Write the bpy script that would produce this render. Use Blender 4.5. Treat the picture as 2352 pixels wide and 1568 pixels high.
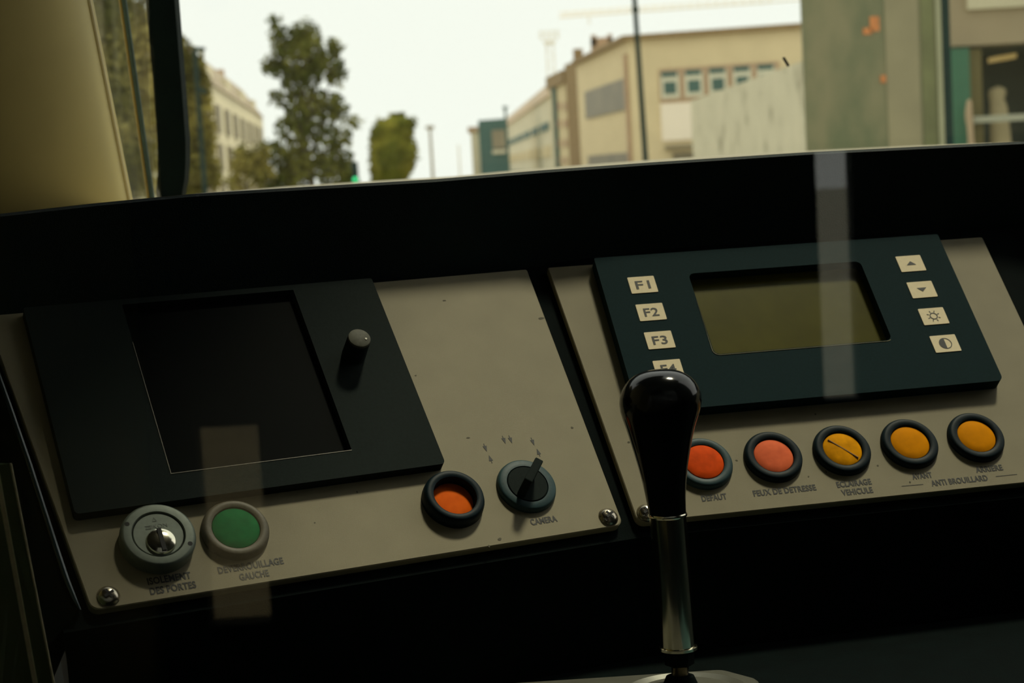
import bpy, bmesh, math, random
import numpy as np
from mathutils import Matrix, Vector

for o in list(bpy.data.objects):
    bpy.data.objects.remove(o, do_unlink=True)
scene = bpy.context.scene
COL = scene.collection
random.seed(7)
rng = np.random.default_rng(7)

# ------------------------------------------------------------------ camera
FPX, CX, CY = 4000.0, 1176.0, 784.0          # focal length in pixels of the 2352x1568 frame
_pit, _rol = math.atan(398 / FPX), math.atan(0.0577)
_up = np.array([-math.sin(_rol) * math.cos(_pit), -math.cos(_rol) * math.cos(_pit), -math.sin(_pit)])
_fw = np.array([0, 0, 1.0]) - _up * _up[2]
_fw /= np.linalg.norm(_fw)
_rt = np.cross(_fw, _up)
WM = np.stack([_rt, _fw, _up])               # camera axes (right, down, forward) -> world
cam_d = bpy.data.cameras.new('camera')
cam_d.sensor_width = 36.0
cam_d.lens = FPX / 2352 * 36.0
cam_d.clip_start = 0.02
cam_d.clip_end = 2000
cam_d.dof.use_dof = True
cam_d.dof.focus_distance = 0.76
cam_d.dof.aperture_fstop = 20.0
cam = bpy.data.objects.new('camera', cam_d)
COL.objects.link(cam)
cam.matrix_world = Matrix(((WM[0, 0], -WM[0, 1], -WM[0, 2], 0), (WM[1, 0], -WM[1, 1], -WM[1, 2], 0),
                           (WM[2, 0], -WM[2, 1], -WM[2, 2], 0), (0, 0, 0, 1)))
scene.camera = cam

# ------------------------------------------------------------------ sky, sun, exposure
SKY = 1.24
world = bpy.data.worlds.new('overcast_sky')
scene.world = world
world.use_nodes = True
_bg = world.node_tree.nodes['Background']
_bg.inputs[0].default_value = (0.97, 0.965, 0.89, 1)
_bg.inputs[1].default_value = SKY
SUN = np.array([0.50, 0.386, 1.60])
SUN /= np.linalg.norm(SUN)
sun_d = bpy.data.lights.new('hazy_sun', 'SUN')
sun_d.energy = 2.5
sun_d.angle = math.radians(7.5)
sun_d.color = (1.0, 0.9, 0.68)
sun = bpy.data.objects.new('hazy_sun', sun_d)
COL.objects.link(sun)
sun.rotation_euler = Vector(SUN).to_track_quat('Z', 'Y').to_euler()
sun.location = (2, 2, 6)
vs = scene.view_settings
vs.view_transform = 'Standard'
vs.look = 'None'
vs.gamma = 1.0
vs.use_curve_mapping = False
vs.exposure = 0.0


# ------------------------------------------------------------------ geometry from pixels
def ray(x, y):
    return WM @ np.array([(x - CX) / FPX, (y - CY) / FPX, 1.0])


def at(x, y, dist):
    """point on the pixel's ray at forward distance dist"""
    d = ray(x, y)
    return d * dist / d[1]


class Plane:
    def __init__(s, o, U, V):
        s.o, s.U, s.V = np.array(o, float), np.array(U, float), np.array(V, float)
        s.N = -np.cross(s.U, s.V)

    def hit(s, x, y, h=0.0):
        d = ray(x, y)
        return d * ((s.o + h * s.N) @ s.N) / (d @ s.N)

    def xy(s, x, y, h=0.0):
        P = s.hit(x, y, h) - s.o
        return float(P @ s.U), float(-(P @ s.V))

    def P(s, u, v, h=0.0):
        return s.o + u * s.U + v * s.V + h * s.N

    def M(s, x=0, y=0, h=0.0):
        p = s.P(x, -y, h)
        return Matrix(((s.U[0], -s.V[0], s.N[0], p[0]), (s.U[1], -s.V[1], s.N[1], p[1]),
                       (s.U[2], -s.V[2], s.N[2], p[2]), (0, 0, 0, 1)))


def desk_plane(o, phi, tilt=46.7):
    phi, tilt = math.radians(phi), math.radians(tilt)
    U = np.array([math.cos(phi), math.sin(phi), 0])
    return Plane(o, U, np.array([math.sin(phi) * math.cos(tilt), -math.cos(phi) * math.cos(tilt), -math.sin(tilt)]))


ZB = -0.1598
_d = ray(1432, 1205)
LP = desk_plane(_d * ZB / _d[2], 25.7)       # instrument plate with the monitor
_d = ray(1465, 1200)
RP = desk_plane(_d * ZB / _d[2], 12.2)       # instrument plate with the display
TP = desk_plane(RP.P(0.234, 0), 0.0)         # next plate to the right


# ------------------------------------------------------------------ materials
def srgb(r, g, b):
    f = lambda c: (c / 255 / 12.92) if c / 255 <= 0.04045 else ((c / 255 + 0.055) / 1.055) ** 2.4
    return (f(r), f(g), f(b))


MATS = {}


def mat(name, col, rough=0.5, metal=0.0, var=0.0, scale=200.0, bump=0.0, bscale=900.0, spec=0.5, emit=None, estr=0,
        alpha=1.0, trans=0.0, coat=0.0, col2=None, stretch=None):
    if name in MATS:
        return MATS[name]
    m = bpy.data.materials.new(name)
    m.use_nodes = True
    nt = m.node_tree
    b = nt.nodes['Principled BSDF']
    b.inputs['Base Color'].default_value = (*col, 1)
    b.inputs['Roughness'].default_value = rough
    b.inputs['Metallic'].default_value = metal
    b.inputs['Specular IOR Level'].default_value = spec
    b.inputs['Alpha'].default_value = alpha
    b.inputs['Transmission Weight'].default_value = trans
    b.inputs['Coat Weight'].default_value = coat
    if emit:
        b.inputs['Emission Color'].default_value = (*emit, 1)
        b.inputs['Emission Strength'].default_value = estr
    tc = nt.nodes.new('ShaderNodeTexCoord')
    src = tc.outputs['Object']
    if stretch:
        mp = nt.nodes.new('ShaderNodeMapping')
        mp.inputs['Scale'].default_value = stretch
        nt.links.new(src, mp.inputs[0])
        src = mp.outputs[0]
    if var > 0 or col2:
        n = nt.nodes.new('ShaderNodeTexNoise')
        n.inputs['Scale'].default_value = scale
        n.inputs['Detail'].default_value = 4
        nt.links.new(src, n.inputs['Vector'])
        r = nt.nodes.new('ShaderNodeValToRGB')
        if col2:
            r.color_ramp.elements[0].position = 0.42
            r.color_ramp.elements[1].position = 0.62
            r.color_ramp.elements[0].color = (*col, 1)
            r.color_ramp.elements[1].color = (*col2, 1)
        else:
            r.color_ramp.elements[0].position = 0.3
            r.color_ramp.elements[1].position = 0.7
            r.color_ramp.elements[0].color = (*[c * (1 - var) for c in col], 1)
            r.color_ramp.elements[1].color = (*[min(1, c * (1 + var)) for c in col], 1)
        nt.links.new(n.outputs['Fac'], r.inputs[0])
        nt.links.new(r.outputs[0], b.inputs['Base Color'])
    if bump > 0:
        n2 = nt.nodes.new('ShaderNodeTexNoise')
        n2.inputs['Scale'].default_value = bscale
        nt.links.new(src, n2.inputs['Vector'])
        bp = nt.nodes.new('ShaderNodeBump')
        bp.inputs['Strength'].default_value = bump
        bp.inputs['Distance'].default_value = 0.001
        nt.links.new(n2.outputs['Fac'], bp.inputs['Height'])
        nt.links.new(bp.outputs[0], b.inputs['Normal'])
    MATS[name] = m
    return m


def glass_mat(name, tint=(0.96, 0.98, 0.97), refl=0.5, haze=0.0, hcol=(0.5, 0.5, 0.4)):
    """thin pane: clear transmission, Fresnel reflection, an optional film of dirt"""
    m = bpy.data.materials.new(name)
    m.use_nodes = True
    nt = m.node_tree
    nt.nodes.remove(nt.nodes['Principled BSDF'])
    out = nt.nodes['Material Output']
    tr = nt.nodes.new('ShaderNodeBsdfTransparent')
    tr.inputs[0].default_value = (*tint, 1)
    gl = nt.nodes.new('ShaderNodeBsdfGlossy')
    gl.inputs['Roughness'].default_value = 0.0
    gl.inputs[0].default_value = (refl, refl, refl, 1)
    lw = nt.nodes.new('ShaderNodeLayerWeight')          # Schlick: same from either side of the pane
    lw.inputs[0].default_value = 0.5
    pw = nt.nodes.new('ShaderNodeMath')
    pw.operation = 'POWER'
    pw.inputs[1].default_value = 5.0
    nt.links.new(lw.outputs['Facing'], pw.inputs[0])
    fr = nt.nodes.new('ShaderNodeMath')
    fr.operation = 'MULTIPLY_ADD'
    fr.inputs[1].default_value = 0.95
    fr.inputs[2].default_value = 0.04
    nt.links.new(pw.outputs[0], fr.inputs[0])
    mx = nt.nodes.new('ShaderNodeMixShader')
    nt.links.new(fr.outputs[0], mx.inputs[0])
    nt.links.new(tr.outputs[0], mx.inputs[1])
    nt.links.new(gl.outputs[0], mx.inputs[2])
    last = mx.outputs[0]
    if haze > 0:
        df = nt.nodes.new('ShaderNodeBsdfDiffuse')
        df.inputs[0].default_value = (*hcol, 1)
        m2 = nt.nodes.new('ShaderNodeMixShader')
        m2.inputs[0].default_value = haze
        nt.links.new(last, m2.inputs[1])
        nt.links.new(df.outputs[0], m2.inputs[2])
        last = m2.outputs[0]
    nt.links.new(last, out.inputs[0])
    MATS[name] = m
    return m


M_PLATE = mat('plate_grey_paint', (0.295, 0.262, 0.168), 0.6, spec=0.25, var=0.05, scale=60, bump=0.08, bscale=2500)
M_BLACK = mat('black_moulding', (0.001, 0.0042, 0.0038), 0.8, var=0.25, scale=90, bump=0.15, bscale=1800, spec=0.06)
M_COWL = mat('black_cowl_vinyl', (0.003, 0.012, 0.011), 0.65, var=0.3, scale=25, bump=0.2, bscale=1500, spec=0.2)
M_FRAME = mat('dark_teal_lacquer', (0.013, 0.020, 0.018), 0.7, spec=0.06, var=0.12, scale=900, bump=0.12, bscale=4000)
M_FRAME2 = mat('dark_slate_lacquer', (0.006, 0.023, 0.026), 0.7, spec=0.06, var=0.12, scale=900, bump=0.12, bscale=4000)
M_BEZEL = mat('black_bezel_plastic', (0.003, 0.013, 0.018), 0.5, spec=0.14, var=0.15, scale=600)
M_BEZEL_T = mat('slate_bezel_plastic', (0.028, 0.065, 0.072), 0.5, spec=0.25, var=0.15, scale=600)
M_BEZEL_G = mat('grey_bezel_metal', (0.115, 0.105, 0.075), 0.5, spec=0.3, var=0.12, scale=700)
M_INK = mat('black_print', (0.012, 0.014, 0.013), 0.6, var=0.2, scale=3000)
M_INKF = mat('worn_print', (0.05, 0.05, 0.042), 0.6, var=0.4, scale=900)
M_KEY = mat('key_white_membrane', (0.92, 0.79, 0.52), 0.6, spec=0.2, var=0.04, scale=500)
M_RED = mat('red_lens', (0.80, 0.085, 0.008), 0.6, spec=0.03, var=0.14, scale=260)
M_RED2 = mat('faded_red_lens', (0.95, 0.17, 0.065), 0.6, spec=0.04, var=0.16, scale=190)
M_ORNG = mat('recessed_orange_lens', (0.98, 0.15, 0.01), 0.6, spec=0.03, var=0.12, scale=260)
M_YEL = mat('amber_lens', (0.80, 0.29, 0.002), 0.6, spec=0.02, var=0.08, scale=220)
M_YEL2 = mat('worn_amber_lens', (0.84, 0.34, 0.003), 0.6, spec=0.02, var=0.22, scale=190)
M_GREEN = mat('green_lens', (0.001, 0.15, 0.045), 0.6, spec=0.03, var=0.12, scale=260)
M_LOCK = mat('satin_nickel', (0.15, 0.18, 0.15), 0.5, metal=0.3, var=0.10, scale=500)
M_CHROME = mat('chrome', (0.80, 0.76, 0.60), 0.14, metal=1.0, var=0.03, scale=200)
M_STEEL = mat('screw_steel', (0.42, 0.38, 0.30), 0.22, metal=1.0, var=0.15, scale=900)
M_DARK = mat('dark_recess', (0.003, 0.004, 0.004), 0.7, var=0.2, scale=300)
M_SCREEN = mat('switched_off_screen', (0.002, 0.0035, 0.0032), 0.5, var=0.1, scale=50, spec=0.02)
M_LCD = mat('olive_lcd_glass', (0.080, 0.074, 0.006), 0.2, spec=0.3, var=0.10, scale=60)
M_KNOB = mat('gloss_black_knob', (0.004, 0.005, 0.005), 0.13, var=0.1, scale=50, spec=0.35)
M_KNOBTOP = mat('grey_knob_cap', (0.105, 0.105, 0.08), 0.55, spec=0.15, var=0.15, scale=600)
M_WHITE = mat('white_dot', (0.75, 0.72, 0.6), 0.5, var=0.03)
M_CREAM = mat('cream_pillar_paint', (0.50, 0.42, 0.17), 0.5, var=0.04, scale=30)
M_SHELL = mat('cab_lining_dark', (0.022, 0.026, 0.024), 0.8, var=0.15, scale=10)
M_DESKM = mat('satin_plate', (0.17, 0.17, 0.135), 0.35, metal=0.35, var=0.08, scale=80)
M_GLASS = glass_mat('clear_glass')


# ------------------------------------------------------------------ builders
def obj(name, verts, faces, m, parent=None, M=None, smooth=False):
    me = bpy.data.meshes.new(name)
    me.from_pydata([tuple(map(float, v)) for v in verts], [], faces)
    me.validate()
    bm = bmesh.new()
    bm.from_mesh(me)
    bmesh.ops.recalc_face_normals(bm, faces=bm.faces)
    bm.to_mesh(me)
    bm.free()
    if smooth:
        me.shade_smooth()
        me.set_sharp_from_angle(angle=math.radians(38))
    me.materials.append(m)
    o = bpy.data.objects.new(name, me)
    COL.objects.link(o)
    if parent is not None:
        o.parent = parent
        if M is not None:
            o.matrix_local = M
    elif M is not None:
        o.matrix_world = M
    return o


def tag(o, label, cat=None, group=None, kind=None):
    o['label'] = label
    if cat:
        o['category'] = cat
    if group:
        o['group'] = group
    if kind:
        o['kind'] = kind
    return o


def thing(name, label, cat, M=None, group=None):
    o = bpy.data.objects.new(name, None)
    o.empty_display_size = 0.02
    COL.objects.link(o)
    if M is not None:
        o.matrix_world = M
    return tag(o, label, cat, group)


def T(x, y, z=0):
    return Matrix.Translation((x, y, z))


class MB:
    def __init__(s):
        s.v, s.f = [], []

    def add(s, v, f):
        k = len(s.v)
        s.v += [tuple(map(float, p)) for p in v]
        s.f += [tuple(i + k for i in q) for q in f]
        return s

    def build(s, name, m, parent=None, M=None, smooth=False):
        return obj(name, s.v, s.f, m, parent, M, smooth)


def box(x0, x1, y0, y1, z0, z1):
    v = [(x, y, z) for z in (z0, z1) for x, y in ((x0, y0), (x1, y0), (x1, y1), (x0, y1))]
    return v, [(3, 2, 1, 0), (4, 5, 6, 7), (0, 1, 5, 4), (1, 2, 6, 5), (2, 3, 7, 6), (3, 0, 4, 7)]


def hexa(b, t):
    """solid from 4 bottom and 4 top points"""
    return list(b) + list(t), [(3, 2, 1, 0), (4, 5, 6, 7), (0, 1, 5, 4), (1, 2, 6, 5), (2, 3, 7, 6), (3, 0, 4, 7)]


def lathe(prof, n=48, cx=0, cy=0):
    """prof: (r, z) from axis outwards; open ends closed when r > 0"""
    v, f, rings = [], [], []
    for r, z in prof:
        if r <= 1e-9:
            rings.append([len(v)])
            v.append((cx, cy, z))
        else:
            rings.append(list(range(len(v), len(v) + n)))
            v += [(cx + r * math.cos(2 * math.pi * i / n), cy + r * math.sin(2 * math.pi * i / n), z) for i in range(n)]
    for a, b in zip(rings, rings[1:]):
        for i in range(n):
            j = (i + 1) % n
            if len(a) == 1 and len(b) == 1:
                continue
            if len(a) == 1:
                f.append((a[0], b[j], b[i]))
            elif len(b) == 1:
                f.append((a[i], a[j], b[0]))
            else:
                f.append((a[i], a[j], b[j], b[i]))
    return v, f


def round_poly(pts, r, n=5):
    out = []
    k = len(pts)
    for i in range(k):
        p, a, b = Vector(pts[i]), Vector(pts[i - 1]), Vector(pts[(i + 1) % k])
        ri = r[i] if isinstance(r, (list, tuple)) else r
        if ri <= 0:
            out += [tuple(p)] * (n + 1)
            continue
        d1, d2 = (a - p).normalized(), (b - p).normalized()
        ang = math.acos(max(-1, min(1, d1.dot(d2))))
        t = ri / math.tan(ang / 2)
        c = p + (d1 + d2).normalized() * (ri / math.sin(ang / 2))
        s0, s1 = p + d1 * t - c, p + d2 * t - c
        a0 = math.atan2(s0.y, s0.x)
        da = math.atan2(s0.x * s1.y - s0.y * s1.x, s0.dot(s1))
        for q in range(n + 1):
            w = a0 + da * q / n
            out.append((c.x + ri * math.cos(w), c.y + ri * math.sin(w)))
    return out


def dedupe(pts):
    out = []
    for p in pts:
        if not out or math.dist(out[-1], p) > 1e-7:
            out.append(p)
    if math.dist(out[0], out[-1]) < 1e-7:
        out.pop()
    return out


def prism(pts, z0, z1, ch=0.0):
    """extruded polygon, with an optional chamfer ch at the top edge"""
    pts = dedupe(pts)
    n = len(pts)
    lv = [(z0, 0.0)] + ([(z1 - ch, 0.0), (z1, ch)] if ch > 0 else [(z1, 0.0)])
    c = Vector((sum(p[0] for p in pts) / n, sum(p[1] for p in pts) / n))
    v, f = [], []
    for z, ins in lv:
        for p in pts:
            q = Vector(p)
            if ins:
                d = (c - q)
                q = q + Vector((math.copysign(min(ins, abs(d.x)), d.x), math.copysign(min(ins, abs(d.y)), d.y)))
            v.append((q.x, q.y, z))
    for l in range(len(lv) - 1):
        for i in range(n):
            j = (i + 1) % n
            f.append((l * n + i, l * n + j, (l + 1) * n + j, (l + 1) * n + i))
    f.append(tuple(reversed(range(n))))
    f.append(tuple(range((len(lv) - 1) * n, len(lv) * n)))
    return v, f


def ring_plate(outer, inner, z0, z1, zin=None):
    """plate with a hole; outer and inner loops have equal counts; hole walls go down to zin"""
    zin = z0 if zin is None else zin
    n = len(outer)
    v = [(*p, z1) for p in outer] + [(*p, z1) for p in inner] + [(*p, z0) for p in outer] + [(*p, zin) for p in inner]
    f = []
    for i in range(n):
        j = (i + 1) % n
        f.append((i, j, n + j, n + i))
        f.append((2 * n + i, 2 * n + j, j, i))
        f.append((n + i, n + j, 3 * n + j, 3 * n + i))
        f.append((2 * n + j, 2 * n + i, 3 * n + i, 3 * n + j))
    return v, f


def tube(path, r, n=10, closed_ends=True):
    path = [Vector(p) for p in path]
    rs = r if isinstance(r, (list, tuple)) else [r] * len(path)
    v, f = [], []
    for i, p in enumerate(path):
        d = (path[min(i + 1, len(path) - 1)] - path[max(i - 1, 0)]).normalized()
        a = d.cross(Vector((0, 0, 1)))
        if a.length < 0.05:
            a = d.cross(Vector((1, 0, 0)))
        a.normalize()
        b = d.cross(a)
        v += [tuple(p + (a * math.cos(2 * math.pi * k / n) + b * math.sin(2 * math.pi * k / n)) * rs[i]) for k in range(n)]
    for i in range(len(path) - 1):
        for k in range(n):
            j = (k + 1) % n
            f.append((i * n + k, i * n + j, (i + 1) * n + j, (i + 1) * n + k))
    if closed_ends:
        f.append(tuple(range(n)))
        f.append(tuple(range((len(path) - 1) * n, len(path) * n)))
    return v, f


_TXT = {}


def text_mesh(s, bold=0.012):
    if (s, bold) in _TXT:
        return _TXT[(s, bold)]
    cu = bpy.data.curves.new('lettering', 'FONT')
    cu.body = s
    cu.resolution_u = 3
    cu.offset = bold
    cu.space_character = 1.05
    o = bpy.data.objects.new('lettering', cu)
    COL.objects.link(o)
    bpy.context.view_layer.update()
    me = bpy.data.meshes.new_from_object(o.evaluated_get(bpy.context.evaluated_depsgraph_get()))
    v = np.array([tuple(p.co) for p in me.vertices])
    f = [tuple(p.vertices) for p in me.polygons]
    bpy.data.objects.remove(o)
    bpy.data.curves.remove(cu)
    bpy.data.meshes.remove(me)
    v[:, 0] -= v[:, 0].min()
    y0 = 0.0
    w = v[:, 0].max()
    h = v[:, 1].max()
    v[:, 0] /= w
    v[:, 1] /= h
    _TXT[(s, bold)] = (v, f)
    return v, f


def text_on(parent, name, s, x0, y0, x1, y1, cap, z, m, bold=0.012, inv=None):
    """lettering from (x0,y0) to (x1,y1) along the baseline, capital height cap"""
    v, f = text_mesh(s, bold)
    d = Vector((x1 - x0, y1 - y0))
    n = Vector((-d.y, d.x)).normalized() * cap
    vv = [(x0 + d.x * p[0] + n.x * p[1], y0 + d.y * p[0] + n.y * p[1], z) for p in v]
    return obj(name, vv, f, m, parent)


# ------------------------------------------------------------------ tram cab shell
def quad_slab(name, P, th, m, label, kind='structure', cat=None):
    """four world points (a face) thickened by th along its normal"""
    P = [np.array(p, float) for p in P]
    n = np.cross(P[1] - P[0], P[3] - P[0])
    n /= np.linalg.norm(n)
    o = obj(name, *hexa(P, [p + n * th for p in P]), m)
    return tag(o, label, cat, kind=kind)


FLOOR = -1.10
quad_slab('floor', [(-0.62, -2.2, FLOOR), (0.76, -2.2, FLOOR), (0.76, 1.5, FLOOR), (-0.62, 1.5, FLOOR)], -0.05, M_SHELL,
          'dark cab floor under the driver desk')
# ceiling stays inside the glass; an added slab at left shades the left plate
cl = MB()
cl.add(*box(-0.62, 0.76, -2.2, 0.897, 0.92, 0.95))
gy = lambda z: 1.50 - (z + 0.06) * 0.594          # inner face of the windscreen at height z
cl.add(*hexa([(-0.62, gy(0.62) - 0.030, 0.62), (0.163, gy(0.62) - 0.030, 0.62), (0.163, gy(0.62) - 0.010, 0.62), (-0.62, gy(0.62) - 0.010, 0.62)],
             [(-0.62, gy(0.925) - 0.030, 0.925), (0.163, gy(0.925) - 0.030, 0.925), (0.163, gy(0.925) - 0.010, 0.925), (-0.62, gy(0.925) - 0.010, 0.925)]))
tag(cl.build('ceiling', M_SHELL),
    'dark cab ceiling with an added shading slab behind the left windscreen', kind='structure')
# bulkhead at the far end of the saloon: two openings added to make the partition reflections
wb = MB()
O1 = (0.520, 0.580, -0.42, -0.004)
O2 = (-0.541, -0.436, -0.745, -0.405)
xs = sorted({-0.62, 0.76, O1[0], O1[1], O2[0], O2[1]})
for xa_, xb_ in zip(xs, xs[1:]):
    xm_ = (xa_ + xb_) / 2
    hole = next((o_ for o_ in (O1, O2) if o_[0] < xm_ < o_[1]), None)
    for za_, zb_2 in ([(FLOOR, 0.92)] if hole is None else [(FLOOR, hole[2]), (hole[3], 0.92)]):
        wb.add(*box(xa_, xb_, -2.25, -2.2, za_, zb_2))
tag(wb.build('wall_back', M_SHELL), 'dark bulkhead behind the driver area', kind='structure')
M_GLASS_T = glass_mat('tinted_glass', (0.62, 0.58, 0.48))  # tint only dims the left reflection strip
tag(obj('reflection_slit', *box(O1[0], O1[1], -2.23, -2.224, O1[2], O1[3]), M_GLASS), 'slim upright opening added in the rear bulkhead for the right reflection strip', kind='structure')
tag(obj('reflection_opening', *box(O2[0], O2[1], -2.23, -2.224, O2[2], O2[3]), M_GLASS_T), 'small tinted opening added low in the rear bulkhead for the left reflection strip', kind='structure')
tag(obj('window_3', *box(-0.60, 0.74, 0.350, 0.356, FLOOR, 0.91), glass_mat('partition_glass', (0.985, 0.99, 0.985), refl=1.0)),
    'clear glass partition between saloon and driver desk', kind='structure')
quad_slab('wall_left', [(-0.62, -2.2, FLOOR), (-0.62, 0.98, FLOOR), (-0.62, 0.98, 0.92), (-0.62, -2.2, 0.92)], -0.05, M_CREAM,
          'cream side wall left of the driver desk')
wr = MB()
wr.add(*box(0.76, 1.05, -2.2, 1.5, FLOOR, 0.0)).add(*box(0.76, 1.05, -2.2, 0.78, 0.0, 0.92))
tag(wr.build('wall_right', M_SHELL), 'dark side wall right of the driver desk', kind='structure')
quad_slab('wall_front', [(-0.62, 1.5, FLOOR - 0.4), (0.76, 1.5, FLOOR - 0.4), (0.76, 1.5, -0.06), (-0.62, 1.5, -0.06)], 0.04, M_SHELL,
          'dark nose panel below the windscreen')

# windscreen (raked pane) with its black corner post
w1 = tag(obj('window_1', *hexa([(-0.62, 1.50, -0.06), (0.76, 1.50, -0.06), (0.76, 0.90, 0.95), (-0.62, 0.90, 0.95)],
                               [(-0.62, 1.506, -0.055), (0.76, 1.506, -0.055), (0.76, 0.906, 0.955), (-0.62, 0.906, 0.955)]), M_GLASS),
         'raked clear windscreen above the dashboard', kind='structure')

fk = at(1805, 142, 1.36)
obj('dirt_fleck', *hexa([fk + (-0.0024, 0.0, 0.0032), fk + (-0.0008, 0, 0.0040), fk + (0.0030, 0, -0.0030), fk + (0.0014, 0, -0.0038)],
                        [fk + (-0.0024, 0.003, 0.0032), fk + (-0.0008, 0.003, 0.0040), fk + (0.0030, 0.003, -0.0030), fk + (0.0014, 0.003, -0.0038)]), M_DARK, w1)

# black corner post between side glass and windscreen, foot rounded
D = 1.28
le = [(366, 470), (361, 440), (366, 400), (366, 330), (356, 190), (338, -10), (330, -90)]
ri = [(404, -90), (411, -10), (427, 190), (437, 320), (437, 370), (434, 410), (428, 440), (424, 470)]
pl = [at(x, y, D) for x, y in le + ri]
n = len(pl)
cen = sum(pl) / n
v = [p for p in pl] + [p + (0, -0.012, 0) + (cen - p) * np.array([0.10, 0, 0]) for p in pl] + [p + (-0.002, 0.008, 0) for p in pl]
f = []
for i in range(n):
    j = (i + 1) % n
    f += [(i, j, n + j, n + i), (i, j, 2 * n + j, 2 * n + i)]
f += [tuple(range(n, 2 * n)), tuple(range(2 * n, 3 * n))]
M_POST = mat('black_post_rubber', (0.002, 0.008, 0.0075), 0.7, var=0.2, scale=60, spec=0.1)
tag(obj('trim_2', v, f, M_POST), 'black corner post with rounded foot between side glass and windscreen', kind='structure')

# cream A pillar lining, curved, leaning back
pb, pt = at(299, 480, 1.02), at(190, -60, 0.93)
prof = [(0.0, 0.012), (0.0015, 0.004), (0.0, -0.002)]
prof += [(-0.115 + 0.115 * math.cos(t), -0.004 - 0.085 * math.sin(t)) for t in np.linspace(0.06, math.pi / 2, 14)]
prof += [(-0.30, -0.089), (-0.30, 0.012)]
rows = []
for k in range(9):
    b = pb + (pt - pb) * (k / 8 * 1.25 - 0.12)
    rows.append([(b[0] + x, b[1] + y, b[2]) for x, y in prof])
n = len(prof)
v = [p for r in rows for p in r]
f = [(k * n + i, k * n + (i + 1) % n, (k + 1) * n + (i + 1) % n, (k + 1) * n + i) for k in range(8) for i in range(n)]
f += [tuple(range(n)), tuple(range(8 * n, 9 * n))]
trm = tag(obj('trim_1', v, f, M_CREAM, smooth=True), 'cream curved pillar lining at the edge of the side glass', kind='structure')

edge_line = [r[0] for r in rows]
obj('lit_edge_strip', *tube([(p[0] + 0.0004, p[1] - 0.012, p[2]) for p in edge_line], 0.0013, 8), mat('lit_edge_cream', (0.74, 0.66, 0.42), 0.5, var=0.03, scale=30), trm, smooth=True)  # added lighter strip stands in for the bright lit pillar edge

# side glass with its slim seal
g0, g1 = at(285, 480, 1.13), at(372, 480, 1.24)
g2, g3 = at(345, -60, 1.24), at(170, -60, 1.06)
w2 = tag(obj('window_2', *hexa([g0, g1, g2, g3], [p + (-0.005, 0, 0) for p in (g0, g1, g2, g3)]), M_GLASS),
         'narrow clear side glass between cream pillar and black post', kind='structure')
M_SEAL = mat('teal_rubber_seal', (0.035, 0.075, 0.075), 0.5, var=0.1, scale=40)
M_SEALW = mat('ochre_seal_lip', (0.36, 0.27, 0.09), 0.6, var=0.1, scale=40)
a, b = at(352, 470, 1.17), at(279, -40, 1.12)
obj('seal', *tube([a, a + (b - a) * 0.5, b], 0.0017, 8), M_SEAL, w2)
a2, b2 = a + (-0.0026, 0.0, 0), b + (-0.0024, 0.0, 0)
obj('seal_lip', *tube([a2, a2 + (b2 - a2) * 0.5, b2], 0.0011, 8), M_SEALW, w2)

# ------------------------------------------------------------------ dashboard body
H0 = -0.004


def meet(A, B, z, h=H0):
    a = np.stack([A.N, B.N, [0, 0, 1]])
    return np.linalg.solve(a, [A.N @ (A.o + h * A.N), B.N @ (B.o + h * B.N), z])


def onp(P, u, z, h=H0):
    v = (P.o[2] + h * P.N[2] - z) / -P.V[2]
    return P.P(u, v, h)


ZLIP, ZTOP = -0.1665, -0.0395
dash = thing('dashboard', 'black moulded tram dashboard with overhanging cowl and desk', 'dashboard', T(0.05, 0.75, FLOOR))
DI = T(-0.05, -0.75, -FLOOR)
low = [onp(LP, -0.2465, ZLIP), meet(LP, RP, ZLIP), meet(RP, TP, ZLIP), onp(TP, 0.30, ZLIP)]
top = [onp(LP, -0.262, ZTOP), meet(LP, RP, ZTOP), meet(RP, TP, ZTOP), onp(TP, 0.30, ZTOP)]
ZD = -0.222
v, f = [], []
for a, b in zip(low, top):
    inn = np.array([0, 0.03, 0])
    v += [b, a, (a[0], a[1] + 0.004, ZD), (a[0], a[1] + 0.10, ZD), b + inn + (0, 0.05, 0)]
for i in range(3):
    for k in range(5):
        f.append((i * 5 + k, i * 5 + (k + 1) % 5, i * 5 + 5 + (k + 1) % 5, i * 5 + 5 + k))
f += [tuple(range(5)), tuple(range(15, 20))]
obj('panel_bed', v, f, M_BLACK, dash, DI)

# cowl: rim follows the windscreen edge of the dashboard, set over the plates
OFF = np.array([SUN[0] / SUN[2], SUN[1] / SUN[2]]) * 0.0525


def rim_pt(px, py):
    d = ray(px, py)
    best = None
    for P in (LP, RP, TP):
        q = P.P(0, -0.142)[:2] + OFF
        nn = np.array([-P.U[1], P.U[0]])
        t = (q @ nn) / (d[:2] @ nn)
        if best is None or t < best:      # the two lines cross; the nearer is the rim (concave desk)
            best = t
    return d * best


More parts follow.
